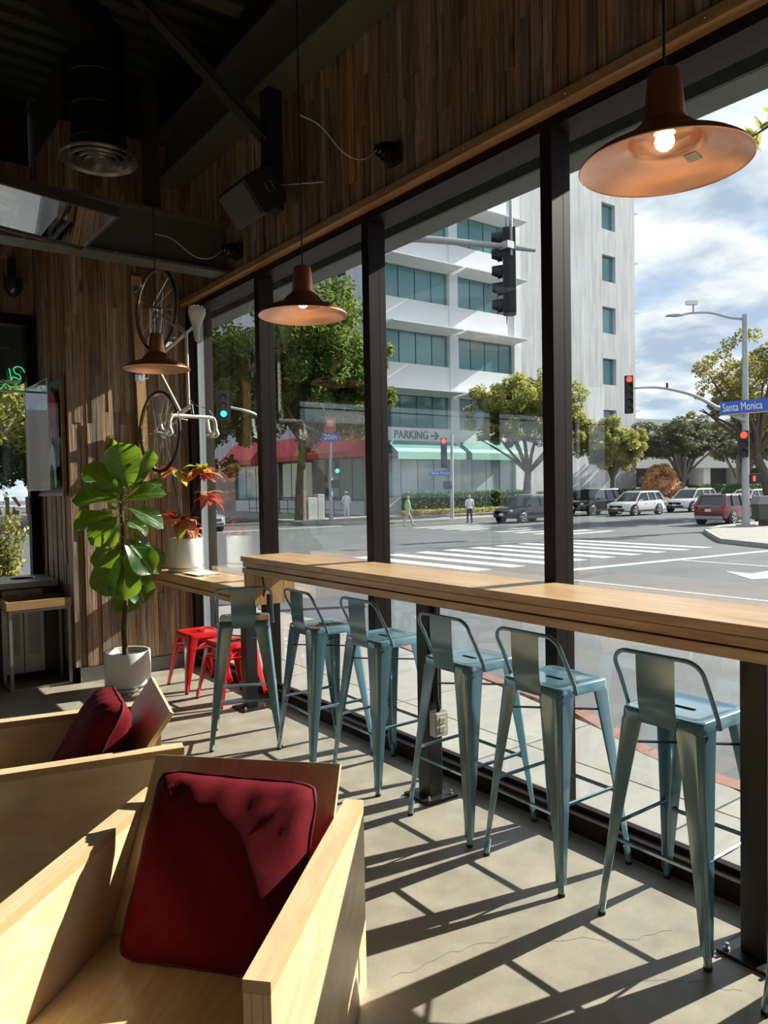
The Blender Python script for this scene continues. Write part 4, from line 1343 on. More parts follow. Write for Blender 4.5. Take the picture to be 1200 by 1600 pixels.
MB().tube(smoothpath([(-0.14, -0.005, -0.02), (-0.03, -0.005, -0.09), (0.05, -0.005, -0.09), (0.10, -0.005, -0.04), (0.125, -0.005, 0.04), (0.19, -0.005, 0.09)], 5), 0.004, 6).build('neon_cable', cord_m, ne)
MB().bar((0.06, -0.006, -0.09), (0.11, -0.006, -0.05), 0.012, 0.02, (0, 1, 0)).build('cable_box', cord_m, ne)

# ---- acrylic display case on the return wall
acr_m = glassmat('clear_acrylic', (0.92, 0.94, 0.94), 0.05, 0.35)
cs = thing('display_case', 'clear acrylic case with a red and dark jersey on the return wall', 'case', (0, 0, 0))
y0, y1, z0, z1, xw, xf = 6.80, 7.66, 1.64, 2.575, X_RT - 0.004, 1.560
MB().box(xw - 0.022, xw - 0.002, y0 - 0.02, y1 + 0.02, z0 - 0.03, z1 + 0.02).build('back_board', pm('case_board_dark', (0.02, 0.02, 0.022), 0.4), cs)
MB().box(xw - 0.03, xw, y0 - 0.045, y0 - 0.02, z0 - 0.03, z1 + 0.02).box(xw - 0.03, xw, y0 - 0.02, y1 + 0.02, z0 - 0.055, z0 - 0.03).build('wood_edge', trimwood_m, cs)
for nm, bx in (('front_sheet', (xf, xf + 0.004, y0, y1, z0, z1)), ('side_sheet', (xf + 0.004, xw - 0.022, y0, y0 + 0.004, z0, z1)), ('side_sheet', (xf + 0.004, xw - 0.022, y1 - 0.004, y1, z0, z1)),
               ('top_sheet', (xf + 0.004, xw - 0.022, y0 + 0.004, y1 - 0.004, z1 - 0.004, z1)), ('bottom_sheet', (xf + 0.004, xw - 0.022, y0 + 0.004, y1 - 0.004, z0, z0 + 0.004))):
    MB().box(*bx).build(nm, acr_m, cs)
ed_m = pm('polished_edge', (0.75, 0.78, 0.78), 0.2)
for (ya, za, yb, zb) in ((y0, z1, y1, z1), (y0, z0, y1, z0), (y0, z0, y0, z1), (y1, z0, y1, z1)):
    MB().bar((xf, ya, za), (xf, yb, zb), 0.005, 0.005).build('sheet_edge', ed_m, cs)
js = thing('framed_jersey', 'red and charcoal sports jersey inside the acrylic case', 'jersey', (0, 0, 0))
jm = [pm('jersey_red', (0.55, 0.05, 0.045), 0.7), pm('jersey_dark', (0.05, 0.045, 0.05), 0.7), pm('jersey_maroon', (0.16, 0.03, 0.03), 0.7), pm('jersey_white', (0.8, 0.8, 0.8), 0.6)]
def jp(nm, poly, m, d):
    MB().prism(poly, 0, 0.006, lambda u, v, e: (xw - 0.04 - d - e, u, v)).build(nm, m, js)
jp('torso', [(7.00, 1.72), (7.46, 1.72), (7.46, 2.35), (7.58, 2.25), (7.62, 2.36), (7.45, 2.53), (7.30, 2.50), (7.16, 2.50), (7.0, 2.53), (6.83, 2.36), (6.88, 2.25), (7.0, 2.35)], jm[1], 0.0)
jp('red_shoulder', [(6.83, 2.08), (7.05, 2.10), (7.10, 2.50), (6.98, 2.52), (6.83, 2.42)], jm[0], 0.014)
jp('chest_band', [(7.0, 1.95), (7.46, 1.95), (7.46, 2.10), (7.0, 2.10)], jm[2], 0.008)
wpoly = [(6.86, 1.66)] + [(6.98 + 0.12 * cos(a), 1.74 + 0.30 * sin(a)) for a in [pi - pi * i / 12 for i in range(13)]] + [(7.10, 1.66)]
jp('white_panel', wpoly, jm[3], 0.016)
wpoly = [(6.91, 1.66)] + [(6.98 + 0.06 * cos(a), 1.70 + 0.16 * sin(a)) for a in [pi - pi * i / 10 for i in range(11)]] + [(7.05, 1.66)]
jp('dark_arch', wpoly, jm[1], 0.024)
MB().tube([(xw - 0.075, 6.98 + 0.05 * cos(2 * pi * i / 20), 2.13 + 0.10 * sin(2 * pi * i / 20)) for i in range(20)], 0.004, 5, closed=True).build('ring_mark', jm[3], js)

# ---- waste station
ws_ = thing('waste_station', 'steel waste and tray station with perforated doors', 'waste station', (0, 0, 0))
grs_m = pm('station_steel', (0.30, 0.285, 0.26), 0.42, 0.7, var=0.15, vscale=3)
drk_m = pm('station_dark', (0.03, 0.03, 0.028), 0.5)
pine_m = wood('tray_pine', (0.30, 0.16, 0.07), (0.52, 0.32, 0.16), 'x', 5, 0.5, bump=0.1, streak=10)
xa, xb, ya, yb = 0.62, 1.66, 7.04, 7.68
MB().box(xa, xb, ya + 0.02, yb, 0.06, 0.80).build('cabinet', drk_m, ws_)
# top with two round openings: ring lathes on a slab
tp_ = MB().box(xa, xb, ya, yb, 0.80, 0.85).build('worktop', grs_m, ws_, bevel=0.003)
for x in (0.98, 1.43):
    MB().lathe([(0.0, 0.0008), (0.105, 0.0008)], 32, Matrix.Translation((x, 7.36, 0.85))).build('waste_hole', slot_m, tp_)
    MB().lathe([(0.105, 0.0), (0.108, 0.005), (0.116, 0.004), (0.118, 0)], 32, Matrix.Translation((x, 7.36, 0.85))).build('hole_ring', steel_m, tp_, smooth=40)
hole = MB()
holem = MB()
for i in range(2):
    x0 = 1.285 + i * 0.165
    d = MB().box(x0 - 0.08, x0 + 0.08, ya, ya + 0.018, 0.07, 0.79).build('perforated_door', grs_m, ws_, bevel=0.002)
    hm = MB()
    for a in range(7):
        for b in range(34):
            xx, z_ = x0 - 0.042 + a * 0.014, 0.235 + b * 0.0155
            hm.add([(xx - 0.004, ya - 0.0006, z_ - 0.004), (xx + 0.004, ya - 0.0006, z_ - 0.004), (xx + 0.004, ya - 0.0006, z_ + 0.004), (xx - 0.004, ya - 0.0006, z_ + 0.004)], [(0, 1, 2, 3)])
    h_ = hm.build('perforations', slot_m, d); h_['kind'] = 'stuff'
d = MB().box(0.80, 1.20, ya, ya + 0.018, 0.07, 0.79).build('dark_door', drk_m, ws_, bevel=0.002)
tr_ = thing('tray_stand', 'pine edged tray stand on a square tube frame', 'tray stand', (0, 0, 0))
xa, xb, ya, yb = 1.19, 1.672, 6.69, 7.02
for nm, bx in (('tray_rail', (xa - 0.02, xb, ya - 0.02, ya, 0.665, 0.735)), ('tray_rail', (xa - 0.02, xb, yb - 0.005, yb + 0.015, 0.665, 0.735)), ('tray_rail', (xa - 0.02, xa, ya, yb - 0.005, 0.665, 0.735))):
    MB().box(*bx).build(nm, pine_m, tr_, bevel=0.002)
MB().box(xa, xb, ya, yb - 0.005, 0.665, 0.68).build('tray_floor', pm('tray_floor_brown', (0.10, 0.055, 0.03), 0.5), tr_)
for x, y in ((xa, ya), (xa, yb - 0.03), (xb - 0.03, ya), (xb - 0.03, yb - 0.03)):
    MB().box(x, x + 0.025, y, y + 0.025, 0, 0.665).build('leg', grs_m, tr_)
for z in (0.0, 0.64):
    MB().box(xa + 0.025, xb - 0.03, ya, ya + 0.02, z, z + 0.02).build('frame_rail', grs_m, tr_)
    MB().box(xa, xa + 0.02, ya + 0.025, yb - 0.03, z, z + 0.02).build('frame_rail', grs_m, tr_)

# ---- outlet box on the bar post, cable and adaptor at the bar end
ob = thing('outlet_box', 'steel double power outlet box on the bar post', 'outlet', (2.5, 2.945, 0.40))
ob.location = (2.4999, 2.9445, 0.395)
MB().box(-0.042, 0.042, -0.05, 0, -0.062, 0.062).build('box_body', steel_m, ob, bevel=0.004)
fp = MB().box(-0.037, 0.037, -0.0545, -0.05, -0.057, 0.057).build('cover_plate', pm('ivory_plate', (0.62, 0.58, 0.50), 0.4), ob, bevel=0.001)
for dz in (-0.022, 0.022):
    MB().box(-0.017, 0.017, -0.0575, -0.0545, dz - 0.016, dz + 0.016).build('socket_face', pm('ivory_socket', (0.66, 0.62, 0.54), 0.35), fp, bevel=0.003)
    MB().box(-0.008, -0.006, -0.0580, -0.0574, dz - 0.002, dz + 0.008).box(0.006, 0.008, -0.0580, -0.0574, dz - 0.002, dz + 0.008).box(-0.002, 0.002, -0.0580, -0.0574, dz - 0.010, dz - 0.006).build('socket_slot', slot_m, fp)
MB().tube([(0, -0.025, 0.062), (0, -0.025, 0.09), (0, -0.012, 0.12), (0, -0.012, 0.62)], 0.011, 8).build('conduit_pipe', post_m, ob, smooth=60)
ad = thing('power_adaptor', 'black power adaptor hanging on its cord at the bar end', 'adaptor', (2.43, 4.62, 0.93))
MB().tube(smoothpath([(0, 0.06, 0.10), (0.0, 0.05, 0.04), (0.012, 0.05, 0.0), (0, 0.05, -0.06)], 5), 0.007, 6).build('cord', cord_m, ad, smooth=60)
MB().box(0.005, 0.04, -0.02, 0.02, -0.12, -0.04).build('adaptor_body', rubber_m, ad, bevel=0.006)
MB().tube(smoothpath([(0.02, 0, -0.12), (-0.02, 0.08, -0.15), (0.03, 0.16, -0.10), (0.06, 0.2, -0.14)], 5), 0.004, 6).build('lead', cord_m, ad, smooth=60)
# ================================================================ STREET
asph_m = pm('asphalt', (0.085, 0.088, 0.095), 0.8, var=0.22, vscale=0.6, bump=0.2, bscale=40)
walk_m = pm('sidewalk_concrete', (0.285, 0.27, 0.245), 0.8, var=0.10, vscale=1.5, objrand=0.06, bump=0.1, bscale=80)
line_m = pm('road_paint', (0.45, 0.45, 0.44), 0.7, var=0.12, vscale=3)
brick_m = pm('red_brick_edge', (0.24, 0.11, 0.085), 0.75, var=0.2, vscale=6)
curb_m = pm('curb_concrete', (0.36, 0.35, 0.32), 0.8, var=0.12, vscale=2)
def road_z(x):
    pts = ((-80, -0.17), (4.0, -0.17), (6, -0.24), (9, -0.38), (12, -0.5), (400, -0.5))
    for (a, za_), (b, zb_) in zip(pts[:-1], pts[1:]):
        if x <= b:
            return za_ + (zb_ - za_) * (x - a) / (b - a)
    return -0.5
mb = MB()
xs = [-80, 4.0, 6, 9, 12, 60, 400]
for a, b in zip(xs[:-1], xs[1:]):
    mb.add([(a, -120, road_z(a)), (b, -120, road_z(b)), (b, 300, road_z(b)), (a, 300, road_z(a))], [(0, 1, 2, 3)])
o = mb.build('road', asph_m); tag(o, 'grey asphalt road and intersection outside the windows', kind='structure')
road = o
def paint(poly, dz=0.006):
    MB().prism(poly, 0, dz, lambda u, v, d: (u, v, road_z(u) + 0.002 + d)).build('road_marking', line_m, road)
for i in range(9):
    x = 13.3 + i * 1.2
    paint([(x - 0.28, 13.7 - 0.05 * i), (x + 0.28, 13.65 - 0.05 * i), (x + 0.28, 19.1), (x - 0.28, 19.1)])
for i in range(9):
    y = 21.2 + i * 1.2
    paint([(24.9, y - 0.25), (28.6, y - 0.25), (28.6, y + 0.25), (24.9, y + 0.25)])
paint([(14.6, 12.05), (23.2, 11.2), (23.2, 11.5), (14.6, 12.4)])
paint([(18.65, 2.5), (18.80, 2.5), (18.80, 11.6), (18.65, 11.6)])
paint([(13.2, 3), (13.3, 3), (13.3, 11.6), (13.2, 11.6)])
paint([(16.0, 8.3), (17.1, 9.5), (17.0, 8.8), (19.0, 8.9), (19.0, 8.5), (17.0, 8.45), (16.9, 7.9)])
paint([(16.0, 36.0), (24.0, 36.0), (24.0, 36.4), (16.0, 36.4)])
# near sidewalk
sw = MB().prism([(2.86, -40), (3.95, -40), (3.95, 2.5), (4.38, 3.5), (5.10, 7.6), (4.9, 10), (3.4, 12.4), (-60, 12.8), (-60, 8.01), (2.86, 8.01)], -0.3, -0.055, lambda u, v, d: (u, v, d)).build('sidewalk', pm('joint_dark', (0.22, 0.20, 0.17), 0.9))
tag(sw, 'pale concrete sidewalk of square slabs below the windows', kind='structure')
def slab(poly):
    MB().prism(poly, -0.06, -0.02, lambda u, v, d: (u, v, d)).build('paving_slab', walk_m, sw)
def xe(y):
    if y < 2.5: return 3.93
    if y < 3.5: return 3.93 + 0.43 * (y - 2.5)
    if y < 7.6: return 4.36 + 0.1756 * (y - 3.5)
    return 5.08
g = 0.006
ys = [-3.0 + i * 1.25 for i in range(9)]
for a, b in zip(ys[:-1], ys[1:]):
    slab([(2.87, a + g), (3.50 - g, a + g), (3.50 - g, b - g), (2.87, b - g)])
    slab([(3.50 + g, a + g), (xe(a) - 0.13, a + g), (xe(b) - 0.13, b - g), (3.50 + g, b - g)])
slab([(2.87, 7.0 + g), (4.85, 7.0 + g), (4.93, 7.9), (4.75, 9.9), (2.87, 9.9)])
for i in range(8):
    slab([(2.85 - 1.5 * i - 1.5 + g, 8.02), (2.85 - 1.5 * i - g, 8.02), (2.85 - 1.5 * i - g, 9.9), (2.85 - 1.5 * i - 1.5 + g, 9.9)])
    slab([(2.85 - 1.5 * i - 1.5 + g, 9.92), (2.85 - 1.5 * i - g, 9.92), (2.85 - 1.5 * i - g, 12.3), (2.85 - 1.5 * i - 1.5 + g, 12.3)])
for i in range(26):
    a, b = -2.9 + i * 0.4, -2.9 + (i + 1) * 0.4
    MB().prism([(xe(a) - 0.10, a + 0.004), (xe(a) + 0.02, a + 0.004), (xe(b) + 0.02, b - 0.004), (xe(b) - 0.10, b - 0.004)], -0.06, -0.018, lambda u, v, d: (u, v, d)).build('edge_brick', brick_m, sw)
def island(name, label, poly):
    o = MB().prism(poly, -0.6, -0.35, lambda u, v, d: (u, v, d)).build(name, curb_m)
    tag(o, label, kind='structure')
    cx = sum(p[0] for p in poly) / len(poly); cy = sum(p[1] for p in poly) / len(poly)
    inn = [(u + (cx - u) * 0.004 + (0.15 if u < cx else -0.15), v + (cy - v) * 0.004) for u, v in poly]
    MB().prism(inn, -0.36, -0.345, lambda u, v, d: (u, v, d)).build('walk_surface', walk_m, o)
    return o
island('corner_sidewalk', 'sidewalk corner with curb on the right across the street', [(23.2, -60), (23.4, 5), (23.9, 11.8), (24.4, 12.8), (25.1, 14.1), (27.3, 15.7), (30, 17.6), (33, 18.6), (40, 19.0), (160, 19.0), (160, -60)])
island('far_sidewalk', 'far sidewalk in front of the white office building', [(25.2, 160), (24.6, 46), (23.6, 40), (24.6, 37), (27, 35.2), (31, 34.9), (160, 34.9), (160, 160)])
island('side_sidewalk', 'sidewalk on the far left side of the cross street', [(-80, 38), (4.0, 38), (5.5, 40), (5.8, 160), (-80, 160)])

# ================================================================ WHITE OFFICE BUILDING
wfac_m = pm('white_facade', (0.66, 0.67, 0.69), 0.75, var=0.04, vscale=0.3)
cfac_m = pm('board_concrete', (0.52, 0.52, 0.535), 0.85, var=0.22, vscale=1.0, stretch=(2.2, 2.2, 0.22), bump=0.3, bscale=4)
bgl_m = pm('office_glass', (0.09, 0.22, 0.235), 0.06, 0.0, spec=0.9, objrand=0.35)
bgl2_m = pm('ground_floor_glass', (0.40, 0.50, 0.53), 0.12, 0.0, spec=0.7, objrand=0.15)
bfr_m = pm('window_frame_dark', (0.03, 0.06, 0.065), 0.4)
gaw_m = pm('awning_green', (0.055, 0.21, 0.17), 0.7)
gav_m = pm('awning_mint', (0.28, 0.58, 0.46), 0.7)
raw_m = pm('awning_red', (0.55, 0.045, 0.06), 0.7)
ltr_m = pm('dark_letters', (0.06, 0.06, 0.07), 0.6)
bd = thing('office_building', 'white and grey concrete office building across the intersection', 'building', (0, 0, 0))
BX0, BX1, BY, BT = 32.6, 63.9, 44.5, 30.0
MB().box(BX0 + 0.4, BX1, BY + 0.45, 76, -0.4, BT).build('core', wfac_m, bd)
bays = ((33.4, 39.8), (40.7, 47.0))
rows = [6.15 + 4.8 * i for i in range(5)]
WH = 2.45
# piers and spandrels of the front
for (a, b) in ((BX0, 33.4), (39.8, 40.7), (47.0, 47.8)):
    MB().box(a, b, BY - 0.1, BY + 0.5, -0.4, BT).build('pier', wfac_m, bd)
for (a, b) in bays:
    zz_ = [3.95] + [z for r_ in rows for z in (r_, r_ + WH)] + [BT]
    for z0_, z1_ in zip(zz_[0::2], zz_[1::2]):
        MB().box(a, b, BY, BY + 0.5, z0_, z1_).build('spandrel', wfac_m, bd)
    MB().box(a, b, BY, BY + 0.5, -0.4, 0.95).build('base_wall', wfac_m, bd)
    for r_ in rows:
        wn = MB().box(a, b, BY + 0.30, BY + 0.36, r_, r_ + WH).build('window', bfr_m, bd)
        n = 4
        for k in range(n):
            x0_, x1_ = a + (b - a) * k / n + 0.05, a + (b - a) * (k + 1) / n - 0.05
            MB().box(x0_, x1_, BY + 0.25, BY + 0.299, r_ + 0.06, r_ + WH - 0.06).build('pane', bgl_m, wn)
        # sloping sunshade
        MB().prism([(BY - 1.5, r_ + WH + 0.22), (BY - 1.5, r_ + WH + 0.30), (BY + 0.02, r_ + WH + 0.38), (BY + 0.02, r_ + WH + 0.08)], a - 0.25, b + 0.25, lambda u, v, d: (d, u, v)).build('sunshade', wfac_m, bd)
    n = 4
    wn = MB().box(a, b, BY + 0.30, BY + 0.36, 0.95, 3.95).build('window', bfr_m, bd)
    for k in range(n):
        x0_, x1_ = a + (b - a) * k / n + 0.04, a + (b - a) * (k + 1) / n - 0.04
        MB().box(x0_, x1_, BY + 0.25, BY + 0.299, 1.0, 3.9).build('pane', bgl2_m, wn)
    # awning
    aw = MB().prism([(BY, 5.15), (BY - 1.35, 4.25), (BY - 1.35, 4.20), (BY, 4.20)], a + 0.1, b + 0.35, lambda u, v, d: (d, u, v)).build('awning', gaw_m, bd)
    MB().box(a + 0.1, b + 0.35, BY - 1.37, BY - 1.33, 3.72, 4.22).build('valance', gav_m, aw)
    MB().prism([(BY - 0.95, 4.54), (BY - 1.36, 4.27), (BY - 1.36, 4.22), (BY - 0.95, 4.49)], a + 0.08, b + 0.37, lambda u, v, d: (d, u, v)).build('awning_edge', gav_m, aw)
# blank concrete wing with small windows
sw0, sw1 = 58.9, 60.9
zz_ = [-0.4] + [z for r_ in rows for z in (r_, r_ + WH)] + [BT]
MB().box(47.8, sw0, BY, BY + 0.5, -0.4, BT).build('concrete_wall', cfac_m, bd)
MB().box(sw1, BX1, BY, BY + 0.5, -0.4, BT).build('concrete_wall', cfac_m, bd)
for z0_, z1_ in zip(zz_[0::2], zz_[1::2]):
    MB().box(sw0, sw1, BY, BY + 0.5, z0_, z1_).build('concrete_band', cfac_m, bd)
for r_ in rows:
    wn = MB().box(sw0, sw1, BY + 0.42, BY + 0.46, r_, r_ + WH).build('window', bfr_m, bd)
    MB().box(sw0 + 0.06, sw1 - 0.06, BY + 0.39, BY + 0.419, r_ + 0.08, r_ + WH - 0.08).build('pane', bgl_m, wn)
    MB().box(BX1, BX1 + 1.0, BY + 0.2, BY + 6, r_ + WH + 0.1, r_ + WH + 0.3).build('sunshade', wfac_m, bd)
MB().box(51.5, 52.0, BY - 0.03, BY, 2.6, 3.1).build('wall_plate', pm('red_plate', (0.5, 0.1, 0.09), 0.6), bd)
# left flank with small windows and red awnings
fl_w = ((48.1, 50.1),)
ycut = [BY + 0.5, 48.1, 50.1, 76]
MB().box(BX0, BX0 + 0.4, ycut[0], ycut[1], 4.0, BT).build('flank_wall', cfac_m, bd)
MB().box(BX0, BX0 + 0.4, ycut[2], ycut[3], 4.0, BT).build('flank_wall', cfac_m, bd)
zf = [4.0] + [z for r_ in rows for z in (r_, r_ + WH)] + [BT]
for z0_, z1_ in zip(zf[0::2], zf[1::2]):
    MB().box(BX0, BX0 + 0.4, ycut[1], ycut[2], z0_, z1_).build('flank_band', cfac_m, bd)
for r_ in rows:
    wn = MB().box(BX0 + 0.33, BX0 + 0.38, 48.1, 50.1, r_, r_ + WH).build('window', bfr_m, bd)
    MB().box(BX0 + 0.28, BX0 + 0.329, 48.2, 50.0, r_ + 0.08, r_ + WH * 0.5).build('pane', bgl_m, wn)
    MB().box(BX0 + 0.28, BX0 + 0.329, 48.2, 50.0, r_ + WH * 0.5 + 0.06, r_ + WH - 0.08).build('pane', bgl_m, wn)
tan_m = pm('tan_ground_wall', (0.30, 0.26, 0.22), 0.8, var=0.1, vscale=0.6)
for (a, b) in ((45.0, 46.2), (51.6, 53.6), (59.2, 62), (68, 76)):
    MB().box(BX0, BX0 + 0.4, a, b, -0.4, 4.0).build('ground_pier', tan_m, bd)
for k, (a, b) in enumerate(((46.2, 51.6), (53.6, 59.2), (62, 68))):
    MB().box(BX0, BX0 + 0.4, a, b, -0.4, 0.7).build('base_wall', wfac_m, bd)
    wn = MB().box(BX0 + 0.25, BX0 + 0.3, a, b, 0.7, 4.0).build('window', bfr_m, bd)
    for j in range(3):
        MB().box(BX0 + 0.2, BX0 + 0.249, a + (b - a) * j / 3 + 0.06, a + (b - a) * (j + 1) / 3 - 0.06, 0.8, 3.9).build('pane', bgl_m, wn)
    MB().prism([(BX0, 6.0), (BX0 - 1.5, 4.4), (BX0 - 1.5, 4.0), (BX0, 4.0)], a - 0.3, b + 0.2, lambda u, v, d: (u, d, v)).build('awning', raw_m, bd)
for (tx, y_, sz) in (('CAL CENTRE', 49.6, 0.75), ('HEALTH', 57.2, 0.75)):  # mirrored letters: a sign's window reflection modelled as wall lettering
    text_obj('wall_letters', tx, sz, pm('pale_letters', (0.6, 0.6, 0.6), 0.6), bd, (BX0 - 0.03, y_, 7.0), (pi / 2, 0, -pi / 2), 0.02, sx=-1.0)
text_obj('wall_letters', 'PARKING', 0.86, ltr_m, bd, (35.85, BY - 0.03, 5.58), (pi / 2, 0, 0), 0.03, sx=0.92)
MB().prism([(37.75, 5.52), (38.3, 5.52), (38.12, 5.34), (38.26, 5.26), (38.6, 5.58), (38.26, 5.90), (38.12, 5.82), (38.3, 5.64), (37.75, 5.64)], BY - 0.04, BY - 0.002, lambda u, v, d: (u, d, v)).build('wall_arrow', ltr_m, bd)
for i, c in enumerate('2020'):
    text_obj('street_number', c, 0.85, ltr_m, bd, (33.0, BY - 0.13, 5.75 - i * 0.68), (pi / 2, 0, 0), 0.03)
# low parking structure behind the trees
pk = thing('parking_structure', 'low pale parking structure behind the grey green trees', 'building', (0, 0, 0))
rz = Matrix.Rotation(radians(-8), 3, 'Z')
def pbox(nm, x0, x1, y0_, y1_, z0_, z1_, m):
    c = rz @ Vector(((x0 + x1) / 2, (y0_ + y1_) / 2, 0)); c.z = (z0_ + z1_) / 2
    MB().obox(c + Vector((72, 52, 0)), (x1 - x0, y1_ - y0_, z1_ - z0_), rz).build(nm, m, pk)
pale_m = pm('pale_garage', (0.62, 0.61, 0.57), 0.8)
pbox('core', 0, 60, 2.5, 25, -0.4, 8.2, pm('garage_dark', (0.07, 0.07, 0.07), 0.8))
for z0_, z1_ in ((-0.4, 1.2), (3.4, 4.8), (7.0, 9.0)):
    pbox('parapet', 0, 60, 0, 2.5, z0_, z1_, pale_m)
for i in range(9):
    pbox('column', i * 7, i * 7 + 1.2, 0.3, 2.5, 1.2, 7.0, pale_m)
fb = MB().box(-70, 2, 100, 125, -0.4, 12).build('far_building', pm('far_tan', (0.42, 0.38, 0.33), 0.8)); tag(fb, 'distant tan building far beyond the left trees', 'building')

# ================================================================ TREES AND HEDGES
def folmat(name, a, tr, w=0.4):
    m = pm(name, a, 0.6, var=0.45, vscale=0.5, trans=(*tr, w), spec=0.25)
    return m
f_dark = folmat('foliage_deep_green', (0.060, 0.100, 0.024), (0.24, 0.33, 0.055), 0.38)
f_olive = folmat('foliage_olive', (0.20, 0.19, 0.06), (0.46, 0.41, 0.10))
f_lime = folmat('foliage_yellow_green', (0.22, 0.235, 0.07), (0.48, 0.47, 0.12), 0.42)
f_grey = folmat('foliage_grey_green', (0.085, 0.095, 0.062), (0.20, 0.22, 0.11), 0.35)
f_hedge = folmat('foliage_hedge', (0.05, 0.105, 0.03), (0.18, 0.30, 0.05), 0.3)
f_orng = folmat('foliage_orange', (0.85, 0.50, 0.30), (0.95, 0.6, 0.35), 0.45)
f_straw = folmat('foliage_straw', (0.45, 0.40, 0.14), (0.5, 0.45, 0.12), 0.3)
tb_m = pm('tree_bark', (0.10, 0.075, 0.055), 0.9, var=0.3, vscale=4, bump=0.5, bscale=20)
tbg_m = pm('tree_bark_grey', (0.20, 0.18, 0.155), 0.9, var=0.25, vscale=3, bump=0.5, bscale=20)
def leaf_cloud(name, parent, pts, size, mat, rng_, flat=0.5):
    """one mesh of small pointed leaf quads"""
    n = len(pts)
    nr = rng_.normal(size=(n, 3)); nr[:, 2] = np.abs(nr[:, 2]) + flat
    nr /= np.linalg.norm(nr, axis=1)[:, None]
    a = rng_.normal(size=(n, 3)); a -= (a * nr).sum(1)[:, None] * nr; a /= np.linalg.norm(a, axis=1)[:, None]
    b = np.cross(nr, a)
    s = size * rng_.uniform(0.6, 1.3, size=(n, 1))
    v = np.empty((n, 4, 3))
    v[:, 0] = pts - a * s; v[:, 1] = pts + b * s * 0.45; v[:, 2] = pts + a * s; v[:, 3] = pts - b * s * 0.45
    me = bpy.data.meshes.new(name)
    me.vertices.add(n * 4); me.vertices.foreach_set('co', v.reshape(-1))
    me.loops.add(n * 4); me.loops.foreach_set('vertex_index', np.arange(n * 4))
    me.polygons.add(n); me.polygons.foreach_set('loop_start', np.arange(n) * 4)
    me.materials.append(mat); me.update(); me.validate()
    o = bpy.data.objects.new(name, me); COL.objects.link(o); o.parent = parent
    o['kind'] = 'stuff'
    return o
def blob_points(rng_, c, r, n, k, shell=0.55, cl=0.22):
    """points gathered in k clumps on an ellipsoid shell"""
    c, r = np.array(c, float), np.array(r, float)
    d = rng_.normal(size=(k, 3)); d /= np.linalg.norm(d, axis=1)[:, None]
    rad = rng_.uniform(shell, 1.0, size=(k, 1))
    cc_ = c + d * rad * r
    i = rng_.integers(0, k, n)
    q = rng_.normal(size=(n, 3)); q /= np.linalg.norm(q, axis=1)[:, None]
    q *= rng_.uniform(0.2, 1, size=(n, 1)) ** 0.5
    return cc_[i] + q * (r * cl + 0.05)
def tree(name, label, base, fork, crowns, mat, n, size, seed, bark=tb_m, r0=0.28, group=None, clumps=70, nb=9, shell=0.5, cl=0.2, inc=1.0):
    t = thing(name, label, 'tree', base, group=group)
    rg = np.random.default_rng(seed)
    rr_ = random.Random(seed)
    f = Vector(fork)
    MB().tube(smoothpath([(0, 0, -0.05), (f.x * 0.3, f.y * 0.3, f.z * 0.5), f], 4), [r0 * (1.25 - 0.5 * i / 8) for i in range(9)], 8).build('trunk', bark, t, smooth=60)
    for k in range(nb):
        c, r = crowns[k % len(crowns)]
        d = Vector((rr_.gauss(0, 1), rr_.gauss(0, 1), abs(rr_.gauss(0, 0.7)))).normalized()
        e = Vector(c) + Vector((d.x * r[0], d.y * r[1], d.z * r[2] - 0.25 * r[2])) * 0.72
        m1 = f.lerp(e, 0.45) + Vector((rr_.uniform(-.3, .3), rr_.uniform(-.3, .3), rr_.uniform(0.0, 0.5)))
        MB().tube(smoothpath([f, m1, e], 4), [r0 * (0.55 - 0.45 * i / 8) for i in range(9)], 6).build('branch', bark, t, smooth=60)
    P = []
    tot = sum(r[0] * r[1] * r[2] for _, r in crowns)
    for c, r in crowns:
        w = r[0] * r[1] * r[2] / tot
        P.append(blob_points(rg, c, r, int(n * w), max(6, int(clumps * w)), shell, cl))
    leaf_cloud('foliage', t, np.concatenate(P), size, mat, rg)
    return t
GT = 'street trees'
tree('street_tree', 'big deep green street tree across the road behind the middle lamp', (24.9, 42.5, -0.35), (0.3, 0, 5.0), [((0.6, 0, 10.6), (5.2, 4.5, 5.6)), ((3.8, -0.6, 9.1), (3.2, 3.0, 3.4)), ((-3.6, 0.5, 8.0), (3.6, 3.2, 3.5))], f_dark, 80000, 0.17, 1, tb_m, 0.32, GT, 330, shell=0.25, cl=0.17)
tree('street_tree', 'dark green street tree seen through the window beside the bicycle', (17.6, 47.5, -0.35), (0, 0, 4.0), [((0, 0, 9.0), (5.5, 5.0, 6.0)), ((3.0, 0, 7.2), (3.8, 3.0, 4.4))], f_dark, 60000, 0.18, 2, tbg_m, 0.4, GT, 260, shell=0.25, cl=0.17)
tree('street_tree', 'yellow green spreading tree in front of the concrete facade', (40.2, 37.0, -0.35), (0.2, 0, 2.9), [((-1.4, 0.3, 7.3), (2.9, 2.8, 2.6)), ((2.4, 0.3, 7.6), (3.2, 3.0, 2.7)), ((5.0, 0.5, 6.2), (2.2, 2.4, 1.9)), ((-3.0, 0.0, 5.4), (1.6, 1.8, 1.2))], f_lime, 42000, 0.13, 3, tb_m, 0.30, GT, 240, 12, shell=0.3, cl=0.16)
tree('street_tree', 'smaller yellow green tree above the white parked cars', (49.8, 36.8, -0.35), (0, 0, 2.3), [((-0.8, 0, 5.2), (2.4, 2.4, 1.9)), ((1.5, 0, 4.8), (2.2, 2.2, 1.6))], f_lime, 24000, 0.13, 4, tb_m, 0.22, GT, 140, 9, shell=0.3, cl=0.17)
